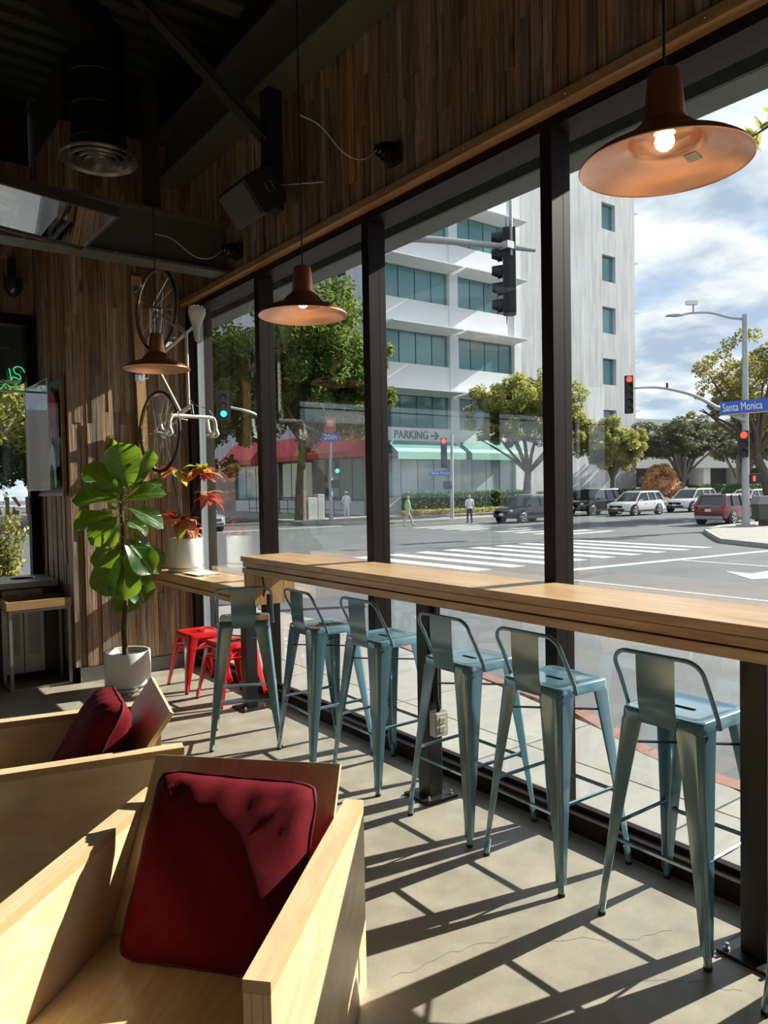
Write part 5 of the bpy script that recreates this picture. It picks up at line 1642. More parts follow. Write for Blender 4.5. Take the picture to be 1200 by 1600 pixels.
tree('street_tree', 'grey green spreading tree before the parking structure', (65.5, 41.0, -0.35), (0.8, 0, 2.0), [((-1.5, 0, 6.0), (4.2, 3.5, 2.0)), ((3.0, 0, 6.2), (4.0, 3.5, 2.0))], f_grey, 22000, 0.16, 5, tbg_m, 0.38, GT, 120, 16)
tree('street_tree', 'grey green tree at the right before the parking structure', (76.5, 40.5, -0.35), (-1.0, 0, 1.8), [((0, 0, 6.2), (4.5, 3.5, 2.3)), ((5, 0, 6.6), (4.0, 3.5, 2.4))], f_grey, 22000, 0.16, 6, tbg_m, 0.40, GT, 120, 16)
tree('street_tree', 'large olive tree behind the signal pole at the right edge', (46.5, 22.8, -0.35), (-0.8, 0.6, 3.6), [((-1.6, 0.6, 8.4), (3.4, 3.0, 2.6)), ((2.2, 0, 7.6), (3.5, 3.2, 3.4)), ((-2.8, 1.5, 6.4), (2.0, 2.0, 1.5))], f_olive, 24000, 0.11, 7, tb_m, 0.34, GT, 170, 18, shell=0.3, cl=0.15)
tree('street_tree', 'green tree seen through the back window nearest the acrylic case', (6.4, 43.0, -0.35), (0, 0, 3.2), [((0, 0, 8.0), (4.4, 4, 4.2))], f_lime, 13000, 0.25, 8, tbg_m, 0.36, GT, 70)
tree('street_tree', 'darker green tree farther off in the back window', (10.6, 50.0, -0.35), (0, 0, 2.6), [((0, 0, 5.6), (4.4, 4, 3.2))], f_dark, 11000, 0.25, 9, tbg_m, 0.36, GT, 60)
tree('street_tree', 'green tree at the left edge of the back window', (0.5, 44.0, -0.35), (0, 0, 3.0), [((0, 0, 8.5), (5.0, 4, 5.5))], f_dark, 13000, 0.25, 10, tbg_m, 0.36, GT, 70)
tree('street_tree', 'far green tree behind the street lamp of the cross street', (13.0, 62.0, -0.35), (0, 0, 3.0), [((0, 0, 8.5), (6.0, 5, 6.0))], f_dark, 12000, 0.32, 12, tbg_m, 0.4, GT, 60)
# street tree just outside, its crown over the canopy and one sprig hanging into view
nt_ = thing('near_tree', 'leafy sprig of a street tree beside the near copper lamp', 'tree', (4.55, 0.3, -0.02))
MB().tube(smoothpath([(0, 0, -0.1), (0.05, 0, 2.5), (0.15, 0.1, 4.6), (0.4, 0.3, 6.0)], 4), [0.11 - 0.05 * i / 12 for i in range(13)], 10).build('trunk', tb_m, nt_, smooth=60)
MB().tube(smoothpath([(0.15, 0.1, 4.7), (0.5, 1.0, 4.8), (0.68, 1.7, 4.45), (0.55, 2.10, 4.02), (0.42, 2.34, 3.86)], 5), [0.03 - 0.026 * i / 20 for i in range(21)], 6).build('branch', tb_m, nt_, smooth=60)
rgn = np.random.default_rng(31)
leaf_cloud('foliage', nt_, blob_points(rgn, (0.9, 0.2, 6.3), (1.6, 1.6, 1.0), 2600, 40), 0.07, f_olive, rgn)
sprig = leaf_mesh('leaf', lambda t: max(0.01, 0.2 * sin(pi * min(1, 0.06 + 0.94 * t)) ** 0.7), 0.4, 0.1, f_lime, 6, 2, 3)
rr = random.Random(4)
for k in range(46):
    t = rr.uniform(0.0, 1.0)
    c = Vector((0.62, 1.95, 4.2)).lerp(Vector((0.41, 2.36, 3.80)), t)
    d = Vector((rr.gauss(-0.2, 0.7), rr.gauss(0.3, 0.7), rr.gauss(-0.1, 0.7))).normalized()
    place_leaf(nt_, sprig, c, c + d * rr.uniform(0.07, 0.12), Vector((rr.gauss(0, 1), rr.gauss(0, 1), 1)))
def hedge(label, x0, x1, y0_, y1_, z1_, n, seed, mat=f_hedge, size=0.12):
    t = thing('hedge', label, 'hedge', (0, 0, 0), group='clipped hedges')
    rg = np.random.default_rng(seed)
    p = rg.uniform(size=(n, 3)); ax = rg.integers(0, 3, n)
    for i, k in ((0, 0.0), (1, 0.0), (2, 1.0)):
        m_ = ax == i
        p[m_, i] = np.where(i == 2, 1.0, rg.integers(0, 2, m_.sum()))
    P = np.stack([x0 + (x1 - x0) * p[:, 0], y0_ + (y1_ - y0_) * p[:, 1], -0.35 + (z1_ + 0.35) * p[:, 2]], 1) + rg.normal(size=(n, 3)) * 0.06
    leaf_cloud('foliage', t, P, size, mat, rg)
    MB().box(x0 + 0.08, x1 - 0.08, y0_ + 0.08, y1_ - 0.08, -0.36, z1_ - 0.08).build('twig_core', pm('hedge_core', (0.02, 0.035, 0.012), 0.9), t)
hedge('clipped green hedge in front of the green awnings', 34.0, 46.5, 42.5, 43.3, 1.15, 12000, 41)
hedge('clipped green hedge along the concrete wall behind the parked cars', 48.5, 63.5, 42.6, 43.5, 1.0, 10000, 42)
hedge('clipped green hedge before the parking structure', 65.0, 96.0, 38.6, 39.6, 1.3, 12000, 43)
gs = thing('grass_strip', 'dry yellow grass strip in front of the hedge', 'grass', (0, 0, 0)); gs['kind'] = 'stuff'
rg = np.random.default_rng(5); P = np.stack([rg.uniform(33, 47, 4000), rg.uniform(41.3, 42.4, 4000), rg.uniform(-0.35, 0.0, 4000)], 1)
leaf_cloud('blades', gs, P, 0.12, f_straw, rg, -0.5)
ob_ = thing('orange_bush', 'round orange bush at the corner of the concrete building', 'bush', (62.5, 41.0, -0.35))
rg = np.random.default_rng(6); leaf_cloud('foliage', ob_, np.concatenate([blob_points(rg, (0, 0, 2.2), (1.7, 1.5, 1.5), 5000, 60), blob_points(rg, (2.1, 0, 1.3), (1.0, 1.0, 0.9), 2500, 30)]), 0.16, f_orng, rg)
MB().tube([(0, 0, 0), (0, 0, 1.4)], 0.08, 6).build('stem', tb_m, ob_)
# spiky bush outside the back window
sb = thing('spiky_bush', 'yellow tipped feathery bush outside the back window', 'bush', (1.50, 8.75, -0.02))
rg = np.random.default_rng(8); rr = random.Random(8)
for k in range(26):
    a = rr.uniform(0, 2 * pi); rr0 = rr.uniform(0.05, 0.30); h = rr.uniform(0.9, 1.66)
    e = Vector((cos(a) * rr0, sin(a) * rr0 * 0.7, h))
    MB().tube(smoothpath([(cos(a) * 0.05, sin(a) * 0.05, 0), (e.x * 0.5, e.y * 0.5, h * 0.5), e], 3), [0.009 - 0.001 * i for i in range(7)], 5).build('twig', pm('twig_green', (0.16, 0.20, 0.04), 0.7), sb)
    pts = np.array([np.array(e) * t for t in np.linspace(0.45, 1, 60)]) * np.array([1, 1, 1]) + rg.normal(size=(60, 3)) * 0.022
    leaf_cloud('needles', sb, pts, 0.032, f_straw if k % 2 else f_lime, rg, -0.2)

# ================================================================ SIGNALS, POLES, SIGNS
galv_m = pm('galvanised_pole', (0.40, 0.41, 0.41), 0.45, 0.4, var=0.1, vscale=2)
sigb_m = pm('signal_black', (0.014, 0.015, 0.017), 0.5)
sigd_m = pm('signal_lens_dark', (0.03, 0.02, 0.02), 0.3)
redl_m = pm('signal_red', (0.8, 0.05, 0.03), 0.3, emit=(1.0, 0.05, 0.03), estr=3.0)
grnl_m = pm('signal_green', (0.05, 0.8, 0.55), 0.3, emit=(0.05, 1.0, 0.65), estr=2.5)
def signal_head(parent, c, heading, n, lit, s=1.0, plate=True):
    """heading: direction the lamps face (xy). lit: {index: material} from the top"""
    f = Vector((heading[0], heading[1], 0)).normalized(); r_ = Vector((-f.y, f.x, 0)); c = Vector(c)
    R = Matrix((r_, f, Vector((0, 0, 1)))).transposed()
    hd = MB().obox(c, (0.36 * s, 0.26 * s, 0.34 * n * s), R).build('signal_housing', sigb_m, parent, bevel=0.02 * s)
    if plate:
        MB().obox(c + f * 0.06 * s, (0.60 * s, 0.01, (0.34 * n + 0.28) * s), R).build('signal_backplate', sigb_m, hd)
    for i in range(n):
        p = c + Vector((0, 0, (0.34 * (n - 1) / 2 - 0.34 * i) * s)) + f * 0.132 * s
        T = Matrix.Translation(p) @ Matrix((r_, Vector((0, 0, 1)), f)).transposed().to_4x4()
        MB().lathe([(0.0, 0.02 * s), (0.13 * s, 0.004 * s)], 20, T).build('signal_lens', lit.get(i, sigd_m), hd, smooth=60)
        vz = MB(); rg_ = []
        for a in [radians(-35 + 250 * j / 14) for j in range(15)]:
            rg_.append((cos(a) * 0.145 * s, sin(a) * 0.145 * s))
        vz.loft([[T @ Vector((x, y, 0)) for x, y in rg_], [T @ Vector((x, y - 0.02 * s, 0.22 * s if y > -0.02 else 0.10 * s)) for x, y in rg_]], False, closed=False)
        vz.build('visor', sigb_m, hd)
    return hd
# overhead signal close to the shop, seen from behind
ns = thing('mast_signal', 'overhead traffic signal seen from behind above the near corner', 'traffic signal', (0, 0, 0))
MB().tube([(7.16, 9.86, -0.1), (7.16, 9.86, 5.9)], [0.13, 0.10], 14).build('pole', galv_m, ns, smooth=60)
MB().tube(smoothpath([(7.16, 9.86, 5.35), (7.5, 9.84, 5.62), (7.95, 9.74, 5.70), (9.6, 9.24, 5.72), (10.15, 9.08, 5.71)], 5), [0.095 - 0.003 * i for i in range(21)], 12).build('mast_arm', galv_m, ns, smooth=60)
MB().tube([(9.635, 9.15, 5.55), (9.635, 9.15, 6.9)], 0.03, 8).build('riser', galv_m, ns, smooth=60)
MB().obox((9.58, 9.2, 5.72), (0.16, 0.2, 0.12)).build('clamp', galv_m, ns)
signal_head(ns, (9.72, 9.28, 5.32), (-0.70, 0.70), 5, {}, 0.86)
# right corner pole
cp_ = thing('corner_pole', 'galvanised corner pole with street light, signals and blue street sign', 'traffic signal', (0, 0, 0))
PX, PY = 32.9, 17.3
MB().tube([(PX, PY, -0.35), (PX + 0.12, PY + 0.08, 9.0)], [0.17, 0.11], 14).build('pole', galv_m, cp_, smooth=60)
MB().box(PX - 0.3, PX + 0.3, PY - 0.3, PY + 0.3, -0.35, -0.28).build('pole_base', galv_m, cp_)
MB().tube(smoothpath([(33.05, 17.4, 8.8), (32.57, 17.83, 8.9), (31.89, 18.34, 9.12), (31.21, 18.85, 9.12), (30.9, 19.1, 9.05)], 5), [0.06 - 0.001 * i for i in range(21)], 8).build('light_arm', galv_m, cp_, smooth=60)
MB().prism([(0, 0), (0.3, 0.06), (0.75, 0.03), (0.8, -0.03), (0.3, -0.05)], -0.12, 0.12, lambda u, v, d: (30.95 - 0.8 * u + 0.6 * d, 19.05 + 0.6 * u + 0.8 * d, 9.03 + v)).build('luminaire', galv_m, cp_)
cmm = MB().tube([(31.3, 18.8, 9.1), (31.3, 18.8, 9.5)], 0.04, 6).build('camera_post', galv_m, cp_)
MB().obox((31.25, 18.85, 9.58), (0.5, 0.18, 0.18), Matrix.Rotation(radians(-37), 3, 'Z')).build('traffic_camera', white_m, cmm)
MB().tube(smoothpath([(PX, PY, 4.3), (32.1, 18.03, 4.85), (31.32, 18.63, 5.40), (30.65, 19.14, 5.68), (29.86, 19.74, 5.86), (29.0, 20.38, 5.84)], 5), [0.10 - 0.0025 * i for i in range(26)], 10).build('mast_arm', galv_m, cp_, smooth=60)
MB().tube([(30.25, 19.44, 5.8), (30.25, 19.44, 6.05)], 0.05, 6).build('arm_sensor', sigb_m, cp_)
signal_head(cp_, (28.88, 20.45, 5.56), (-0.72, -0.69), 5, {0: redl_m}, 0.98, False)
signal_head(cp_, (32.74, 17.32, 3.28), (-0.82, -0.57), 3, {0: redl_m}, 1.15, False)
R = Matrix.Rotation(radians(-37), 3, 'Z')
pd_ = MB().obox((33.28, 17.10, 1.75), (0.50, 0.28, 0.44), R).build('pedestrian_signal', sigb_m, cp_, bevel=0.03)
MB().obox(Vector((33.28, 17.10, 1.75)) + R @ Vector((-0.08, -0.15, 0)), (0.10, 0.02, 0.22), R).build('hand_symbol', redl_m, pd_)
sgn = Vector((33.15, 17.25, 4.93))
blue_s = pm('sign_blue', (0.02, 0.10, 0.48), 0.4)
tilt = Matrix.Rotation(radians(-2.5), 3, 'X')
sg = MB().obox((0, 0, 0), (2.9, 0.04, 0.60)).build('street_sign', blue_s, cp_)
sg.location = (33.05, 17.02, 4.93); sg.rotation_euler = (0, radians(-4.0), radians(-37))
MB().obox((0, -0.005, -0.285), (2.9, 0.04, 0.035)).build('sign_edge', pm('sign_gold', (0.65, 0.40, 0.10), 0.5), sg)
text_obj('sign_text', 'Santa Monica', 0.50, white_m, sg, (-1.38, -0.026, 0.02), (pi / 2, 0, 0), 0.003, 'LEFT', 0.66)
# far pole with red signal before the green awnings
rp = thing('signal_pole', 'signal pole with a red light before the green awnings', 'traffic signal', (0, 0, 0))
MB().tube([(31.76, 35.5, -0.35), (31.86, 35.5, 4.9)], [0.12, 0.09], 10).build('pole', galv_m, rp, smooth=60)
signal_head(rp, (31.44, 35.8, 3.75), (-0.66, -0.75), 5, {0: redl_m}, 1.10, False)
MB().obox((31.25, 35.92, 2.50), (1.5, 0.04, 0.26), Matrix.Rotation(radians(-33), 3, 'Z')).build('street_sign', blue_s, rp)
text_obj('sign_text', 'Santa Monica', 0.22, white_m, rp, (31.23, 35.88, 2.50), (pi / 2, 0, radians(-33)), 0.003)
MB().obox((31.55, 35.65, 1.75), (0.5, 0.3, 0.5), Matrix.Rotation(radians(-33), 3, 'Z')).build('pedestrian_signal', sigb_m, rp, bevel=0.03)
# far pole with green signal and 20th sign
gp = thing('signal_pole', 'signal pole with a green light and a small 20th street sign', 'traffic signal', (0, 0, 0))
MB().tube([(26.42, 41.2, -0.35), (26.55, 41.25, 5.2)], [0.14, 0.10], 10).build('pole', galv_m, gp, smooth=60)
MB().tube(smoothpath([(26.5, 41.25, 4.9), (25.05, 42.35, 5.85), (23.9, 43.2, 6.3)], 5), 0.08, 8).build('mast_arm', galv_m, gp, smooth=60)
signal_head(gp, (26.85, 41.0, 3.15), (-0.53, -0.85), 3, {2: grnl_m}, 1.05, False)
MB().obox((26.70, 41.05, 1.95), (0.5, 0.3, 0.5), Matrix.Rotation(radians(-30), 3, 'Z')).build('pedestrian_signal', sigb_m, gp, bevel=0.03)
MB().obox((26.42, 41.1, 4.95), (1.1, 0.04, 0.5), Matrix.Rotation(radians(-30), 3, 'Z')).build('street_sign', blue_s, gp)
text_obj('sign_text', '20th', 0.46, white_m, gp, (26.40, 41.06, 4.96), (pi / 2, 0, radians(-30)), 0.003)
bsg = MB().obox((26.42, 41.1, 5.75), (0.75, 0.04, 0.95), Matrix.Rotation(radians(-30), 3, 'Z')).build('stop_sign_panel', pm('bus_sign_red', (0.5, 0.07, 0.06), 0.5), gp)
MB().obox((26.40, 41.06, 5.85), (0.42, 0.05, 0.42), Matrix.Rotation(radians(-30), 3, 'Z')).build('sign_emblem', pm('emblem_pale', (0.7, 0.45, 0.4), 0.5), bsg, bevel=0.1)
# signal with green light seen beside the bicycle
lp_ = thing('mast_signal', 'overhead traffic signal with a green light beside the handlebar', 'traffic signal', (0, 0, 0))
MB().tube([(20.5, 38.3, -0.5), (20.5, 38.3, 6.0)], [0.14, 0.1], 10).build('pole', galv_m, lp_, smooth=60)
MB().tube(smoothpath([(20.5, 38.3, 5.2), (19.0, 37.2, 5.8), (17.3, 37.2, 6.1)], 5), 0.08, 8).build('mast_arm', galv_m, lp_, smooth=60)
signal_head(lp_, (17.2, 37.1, 6.1), (-0.35, -0.93), 3, {2: grnl_m}, 1.25)
# street lamp in front of the big tree
sl_2 = thing('street_lamp', 'curved street lamp in front of the big green tree', 'street lamp', (0, 0, 0))
MB().tube(smoothpath([(26.5, 45.2, -0.35), (26.5, 45.2, 6.0), (26.0, 44.6, 8.6), (24.6, 42.6, 9.6), (22.9, 40.4, 9.9), (21.9, 40.15, 9.95)], 6), [0.11 - 0.003 * i for i in range(31)], 8).build('pole', galv_m, sl_2, smooth=60)
MB().obox((21.6, 40.4, 9.93), (0.75, 0.28, 0.14), Matrix.Rotation(radians(-38), 3, 'Z')).build('luminaire', white_m, sl_2, bevel=0.03)
# railing along the flank of the office building
rl = thing('railing', 'black metal railing along the ground floor left of the red awnings', 'railing', (0, 0, 0))
MB().tube([(31.0, 46.5, 0.95), (31.0, 62.0, 0.95)], 0.035, 6).build('top_rail', sigb_m, rl)
MB().tube([(31.0, 46.5, 0.05), (31.0, 62.0, 0.05)], 0.03, 6).build('bottom_rail', sigb_m, rl)
MB().tube([(30.0, 45.4, 0.55), (31.0, 46.5, 0.95)], 0.035, 6).build('stair_rail', sigb_m, rl)
for i in range(12):
    MB().tube([(31.0, 46.5 + i * 1.4, -0.35), (31.0, 46.5 + i * 1.4, 0.95)], 0.03, 6).build('post', sigb_m, rl)
# litter bin near the corner pole, utility cabinets by the tree, bench post at the back window
lb_ = thing('litter_bin', 'dark green litter bin with pale roof by the corner pole', 'bin', (33.9, 16.9, -0.35))
lb_.rotation_euler = (0, 0, radians(-37))
MB().box(-0.5, 0.5, -0.35, 0.35, 0.25, 0.95).build('bin_body', pm('bin_green', (0.06, 0.075, 0.06), 0.6), lb_, bevel=0.03)
MB().prism([(-0.55, 0.0), (0.55, 0.0), (0.42, 0.36), (-0.42, 0.36)], -0.4, 0.4, lambda u, v, d: (u, d, 0.95 + v)).build('bin_hood', pm('bin_grey', (0.25, 0.25, 0.23), 0.6), lb_)
MB().box(-0.25, 0.25, -0.2, 0.2, 0, 0.25).build('bin_foot', sigb_m, lb_)
uc = thing('utility_cabinet', 'pale grey utility cabinets beside the big tree trunk', 'cabinet', (26.0, 42.6, -0.35))
MB().box(-0.6, 0.1, -0.3, 0.3, 0, 1.45).build('cabinet_body', pm('cabinet_grey', (0.48, 0.48, 0.47), 0.6), uc, bevel=0.03)
MB().box(0.13, 0.65, -0.3, 0.3, 0, 1.65).build('cabinet_body', pm('cabinet_grey', (0.48, 0.48, 0.47), 0.6), uc, bevel=0.03)
bp_ = thing('bollard', 'grey square bollard outside the back window', 'bollard', (1.27, 9.2, -0.02))
MB().box(-0.055, 0.055, -0.055, 0.055, 0, 0.88).build('bollard_post', galv_m, bp_, bevel=0.004)
MB().box(-0.6, 0.055, -0.04, 0.04, 0.88, 0.93).build('top_rail', galv_m, bp_)

# ================================================================ CARS
tyr_m = pm('car_tyre', (0.015, 0.015, 0.015), 0.7)
alloy_m = pm('car_alloy', (0.55, 0.55, 0.55), 0.3, 0.9)
cgl_m = pm('car_glass', (0.02, 0.028, 0.032), 0.04, spec=0.9)
blk_m = pm('car_black_trim', (0.015, 0.015, 0.016), 0.5)
lampc_m = pm('car_headlamp', (0.75, 0.77, 0.8), 0.1)
tail_m = pm('car_taillamp', (0.5, 0.01, 0.01), 0.15)
plate_w = pm('number_plate', (0.72, 0.72, 0.70), 0.5)
def car(label, paint, loc, rz_, s=1.0, h=1.0, hatch=0.0):
    """front towards local +x. length about 4.5 m"""
    t = thing('car', label, 'car', loc, rz_, 'cars on the road')
    t.scale = (s, s, s * h)
    W_ = 0.92
    st = [  # x, half width, z low, z belt
        (-2.22, 0.66, 0.50, 0.98), (-2.15, 0.82, 0.32, 1.04), (-1.95, 0.89, 0.28, 1.06), (-1.4, 0.92, 0.26, 1.05), (-0.6, 0.92, 0.26, 1.02), (0.4, 0.92, 0.26, 1.00),
        (1.0, 0.92, 0.26, 0.99), (1.5, 0.90, 0.26, 0.95), (1.95, 0.86, 0.28, 0.88), (2.15, 0.78, 0.32, 0.80), (2.24, 0.62, 0.42, 0.72)]
    rings = []
    for (x, w, a, b) in st:
        hgt = b - a
        half_ = [(0.80 * w, a), (0.97 * w, a + 0.10 * hgt), (w, a + 0.40 * hgt), (0.99 * w, a + 0.75 * hgt), (0.93 * w, b - 0.03), (0.80 * w, b)]
        ring = [(x, y, z) for y, z in half_] + [(x, -y, z) for y, z in half_[::-1]]
        rings.append(ring)
    MB().loft(rings).build('body', paint, t, smooth=35)
    # cabin: glass block with painted roof and pillars
    xb, xr0, xr1, xf_ = -2.02, -1.72 + hatch, 0.30, 1.10
    zr = 1.60
    gb = [[(xb, 0.80, 1.0), (xf_, 0.80, 0.98), (xf_, -0.80, 0.98), (xb, -0.80, 1.0)], [(xr0, 0.63, zr), (xr1, 0.63, zr), (xr1, -0.63, zr), (xr0, -0.63, zr)]]
    MB().loft(gb).build('cabin_glass', cgl_m, t)
    rf = [[(xr0 - 0.06, 0.665, zr - 0.03), (xr1 + 0.08, 0.665, zr - 0.05), (xr1 + 0.08, -0.665, zr - 0.05), (xr0 - 0.06, -0.665, zr - 0.03)],
          [(xr0, 0.62, zr + 0.035), (xr1 - 0.05, 0.62, zr + 0.03), (xr1 - 0.05, -0.62, zr + 0.03), (xr0, -0.62, zr + 0.035)]]
    ro = MB().loft(rf).build('roof', paint, t, bevel=0.02)
    pil = MB()
    for sy in (1, -1):
        MB().tube([(-1.6, sy * 0.60, zr + 0.06), (0.1, sy * 0.60, zr + 0.055)], 0.018, 6).build('roof_rail', alloy_m, ro)
        for (x0_, x1_, w) in ((xf_ + 0.02, xr1 + 0.05, 0.07), (-0.35, -0.30, 0.07), (-1.25, -1.12, 0.09), (xb - 0.02, xr0 - 0.02, 0.16)):
            pil.bar((x0_, sy * 0.815, 0.99), (x1_, sy * 0.645, zr), 0.05, w, (0, 1, 0))
    pil.build('pillars', paint, t)
    for sx, x in ((1, 1.38), (-1, -1.38)):
        for sy in (1, -1):
            T = Matrix.Translation((x, sy * 0.80, 0.36)) @ Matrix.Rotation(-sy * pi / 2, 4, 'X')
            MB().lathe([(0.0, 0.128), (0.435, 0.128), (0.435, 0.0), (0, 0)], 28, T).build('wheel_arch', blk_m, t, smooth=40)
            w = MB().lathe([(0.22, 0.142), (0.33, 0.146), (0.36, 0.12), (0.36, -0.08), (0.2, -0.09)], 28, T).build('wheel', tyr_m, t, smooth=50)
            sp_ = MB().lathe([(0.245, 0.142), (0.23, 0.150), (0.215, 0.135), (0.20, 0.10), (0, 0.09)], 24, T)
            for k in range(5):
                a = 2 * pi * k / 5
                sp_.bar(T @ Vector((0.03 * cos(a), 0.03 * sin(a), 0.140)), T @ Vector((0.225 * cos(a), 0.225 * sin(a), 0.144)), 0.055, 0.02, (0, 1, 0))
            sp_.build('alloy_rim', alloy_m, w, smooth=40)
    for sy in (1, -1):
        MB().box(-1.0, 1.0, sy * 0.93 - 0.012, sy * 0.93 + 0.008, 0.26, 0.40).build('side_skirt', blk_m, t)
        MB().obox((2.10, sy * 0.62, 0.74), (0.16, 0.30, 0.11), Matrix.Rotation(-sy * 0.45, 3, 'Z')).build('headlamp', lampc_m, t, bevel=0.02)
        MB().obox((-2.10, sy * 0.74, 0.92), (0.14, 0.20, 0.26), Matrix.Rotation(sy * 0.4, 3, 'Z')).build('taillamp', tail_m, t, bevel=0.02)
        MB().obox((0.82, sy * 1.0, 1.03), (0.14, 0.20, 0.13)).build('wing_mirror', paint, t, bevel=0.03)
        for x in (-0.95, 0.05):
            MB().obox((x, sy * 0.925, 0.83), (0.18, 0.02, 0.025)).build('door_handle', paint, t)
    MB().obox((2.18, 0, 0.62), (0.12, 1.05, 0.20)).build('grille', blk_m, t, bevel=0.02)
    MB().obox((2.19, 0, 0.42), (0.12, 1.30, 0.14)).build('lower_bumper', blk_m, t, bevel=0.02)
    MB().obox((2.262, 0, 0.52), (0.01, 0.34, 0.15)).build('number_plate', plate_w, t)
    MB().obox((-2.18, 0, 0.40), (0.16, 1.5, 0.18)).build('rear_bumper', pm('bumper_grey', (0.35, 0.35, 0.34), 0.5), t, bevel=0.03)
    MB().obox((-2.235, 0, 0.80), (0.01, 0.34, 0.15)).build('number_plate', plate_w, t)
    return t
P_black = pm('paint_dark_navy', (0.012, 0.014, 0.02), 0.15, 0.2, coat=0.9)
P_black2 = pm('paint_black', (0.010, 0.010, 0.011), 0.15, 0.2, coat=0.9)
P_white = pm('paint_white', (0.72, 0.73, 0.74), 0.2, coat=0.8)
P_red = pm('paint_red', (0.16, 0.010, 0.013), 0.18, 0.2, coat=0.9)
P_silver = pm('paint_silver', (0.42, 0.45, 0.47), 0.22, 0.5, coat=0.8)
car('dark navy sport utility car facing left by the yellow green tree', P_black, (33.2, 30.5, -0.5), radians(180), 0.96)
car('black sport utility car left of the white one in the far lane', P_black2, (43.3, 33.55, -0.5), radians(180), 1.05, 1.05)
car('white compact sport utility car in front of the black one', P_white, (44.3, 30.9, -0.5), radians(180), 0.98)
car('white sport utility car with black slotted grille behind the red car', P_white, (51.6, 31.2, -0.5), radians(180), 1.0, 1.03)
car('dark red crossover seen from its rear corner near the signal pole', P_red, (37.3, 20.4, -0.5), radians(0), 0.96, 0.96)
car('white sedan like car at the right edge behind the pole', P_white, (60.0, 31.4, -0.5), radians(180), 1.0, 0.92)
car('silver car facing the viewer at the window beside the bicycle', P_silver, (15.75, 38.4, -0.5), radians(-82), 1.0)

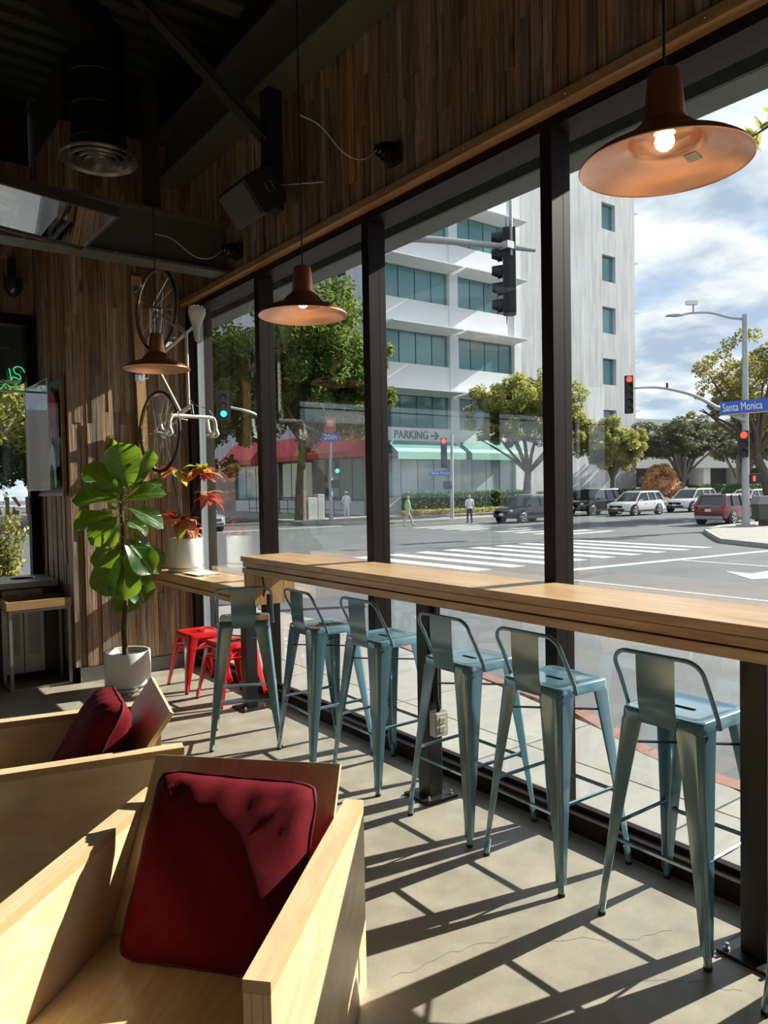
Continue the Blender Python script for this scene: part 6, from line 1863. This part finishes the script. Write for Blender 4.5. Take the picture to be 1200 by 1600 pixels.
# ================================================================ PEOPLE
skin_m = pm('skin', (0.42, 0.25, 0.17), 0.6)
def person(label, loc, rz_, shirt, pants, shoe, hair, H=1.68, stride=0.15, long_top=False, cap=None, arm=0.15):
    t = thing('person', label, 'person', loc, rz_)
    # skeleton facing local +x; z in units of height
    V, E, Rr = [], [], []
    def v(x, y, z, r1, r2=None):
        V.append((x * H, y * H, z * H)); Rr.append((r1 * H, (r2 or r1) * H)); return len(V) - 1
    pel = v(0, 0, 0.53, 0.075, 0.10); wst = v(0.0, 0, 0.62, 0.062, 0.085); chs = v(0.0, 0, 0.73, 0.07, 0.105); nk0 = v(0.0, 0, 0.815, 0.035, 0.06); nk = v(0.008, 0, 0.86, 0.030)
    hd1 = v(0.015, 0, 0.905, 0.052, 0.046); hd2 = v(0.012, 0, 0.955, 0.056, 0.048); hd3 = v(0.005, 0, 0.985, 0.036)
    E += [(pel, wst), (wst, chs), (chs, nk0), (nk0, nk), (nk, hd1), (hd1, hd2), (hd2, hd3)]
    for s, d in ((1, stride), (-1, -stride)):
        hip = v(0.0, s * 0.055, 0.50, 0.062); kn = v(d * 0.45 + 0.015, s * 0.058, 0.285, 0.042); an = v(d * 0.8 - (0.02 if d < 0 else 0), s * 0.058, 0.05, 0.028); toe = v(d * 0.8 + 0.085, s * 0.062, 0.018, 0.022)
        E += [(pel, hip), (hip, kn), (kn, an), (an, toe)]
        sh = v(0.0, s * 0.115, 0.80, 0.042); el = v(-d * arm - 0.01, s * 0.145, 0.63, 0.030); wr = v(-d * arm * 1.3 + 0.05, s * 0.14, 0.49, 0.021); hn = v(-d * arm * 1.3 + 0.06, s * 0.138, 0.445, 0.020)
        E += [(nk0, sh), (sh, el), (el, wr), (wr, hn)]
    me = bpy.data.meshes.new('skeleton'); me.from_pydata(V, E, []); tmp = bpy.data.objects.new('skeleton', me); COL.objects.link(tmp)
    sk = tmp.modifiers.new('skin', 'SKIN'); sb_ = tmp.modifiers.new('sub', 'SUBSURF'); sb_.levels = 2; sb_.render_levels = 2
    for i, sv in enumerate(me.skin_vertices[0].data):
        sv.radius = Rr[i]; sv.use_root = (i == 0)
    dg = bpy.context.evaluated_depsgraph_get()
    bm_ = bpy.data.meshes.new_from_object(tmp.evaluated_get(dg))
    bpy.data.objects.remove(tmp)
    bm_.name = 'body'
    for m_ in (skin_m, shirt, pants, shoe, hair):
        bm_.materials.append(m_)
    hem = 0.40 if long_top else 0.515
    for p in bm_.polygons:
        c = p.center / H
        ctr = abs(c.y) < 0.125
        k = 0
        if c.z < 0.035: k = 3
        elif c.z < hem and abs(c.y) < 0.13 and not (c.z > 0.43 and abs(c.y) > 0.115): k = 2
        elif c.z < 0.845 and (ctr or c.z > 0.60): k = 1
        elif c.z > 0.955 or (c.z > 0.90 and c.x < 0.0): k = 4
        p.material_index = k; p.use_smooth = True
    b = bpy.data.objects.new('body', bm_); COL.objects.link(b); b.parent = t
    MB().tube([(0.068 * H, 0, 0.925 * H), (0.082 * H, 0, 0.905 * H)], [0.006 * H, 0.010 * H], 6).build('nose', skin_m, t, smooth=60)
    for s in (1, -1):
        MB().obox((0.014 * H, s * 0.052 * H, 0.92 * H), (0.022 * H, 0.008 * H, 0.036 * H)).build('ear', skin_m, t, bevel=0.004)
        MB().obox((0.068 * H, s * 0.020 * H, 0.938 * H), (0.008 * H, 0.014 * H, 0.008 * H)).build('eye', blk_m, t)
        for k in range(5):
            y0_ = s * (0.138 + (k - 2) * 0.006) * H
            wx = (-(stride if s > 0 else -stride) * arm * 1.3 + 0.06) * H
            MB().tube([(wx, y0_, 0.435 * H), (wx + 0.008 * H, y0_, 0.415 * H), (wx + 0.012 * H, y0_, (0.398 if k else 0.412) * H)], 0.0052 * H, 5).build('finger', skin_m, t, smooth=60)
    MB().obox((0.070 * H, 0, 0.893 * H), (0.006 * H, 0.026 * H, 0.006 * H)).build('mouth', pm('lip', (0.3, 0.12, 0.1), 0.6), t)
    if cap:
        c_ = MB().lathe([(0.060 * H, 0.955 * H), (0.058 * H, 0.985 * H), (0.035 * H, 1.008 * H), (0, 1.012 * H)], 18, Matrix.Translation((0.008 * H, 0, 0))).build('cap', cap, t, smooth=60)
        MB().obox((0.085 * H, 0, 0.957 * H), (0.07 * H, 0.07 * H, 0.008 * H)).build('cap_peak', cap, c_)
    if long_top:
        MB().lathe([(0.088 * H, 0.39 * H), (0.100 * H, 0.45 * H), (0.098 * H, 0.55 * H), (0.088 * H, 0.64 * H)], 20).build('tunic_skirt', shirt, t, smooth=60)
    return t
cw = pm('cloth_white', (0.72, 0.73, 0.75), 0.8); cg = pm('cloth_lime', (0.35, 0.62, 0.28), 0.8); ck = pm('cloth_khaki', (0.40, 0.36, 0.28), 0.8); cb = pm('cloth_black', (0.02, 0.02, 0.025), 0.8); hg = pm('hair_grey', (0.35, 0.33, 0.31), 0.8); hb_ = pm('hair_black', (0.015, 0.013, 0.012), 0.7)
person('person in a white shirt and dark trousers standing at the crosswalk by the navy car', (29.9, 31.9, -0.5), radians(70), cw, cb, cb, hg, 1.66, 0.06)
person('person in a lime green shirt and khaki shorts walking past the hedge', (26.0, 32.7, -0.5), radians(-20), cg, ck, cb, hg, 1.70, 0.22)
person('person in loose white clothes and cap standing under the green signal', (27.3, 40.7, -0.345), radians(-110), cw, cw, cw, hb_, 1.80, 0.05, True, cw)
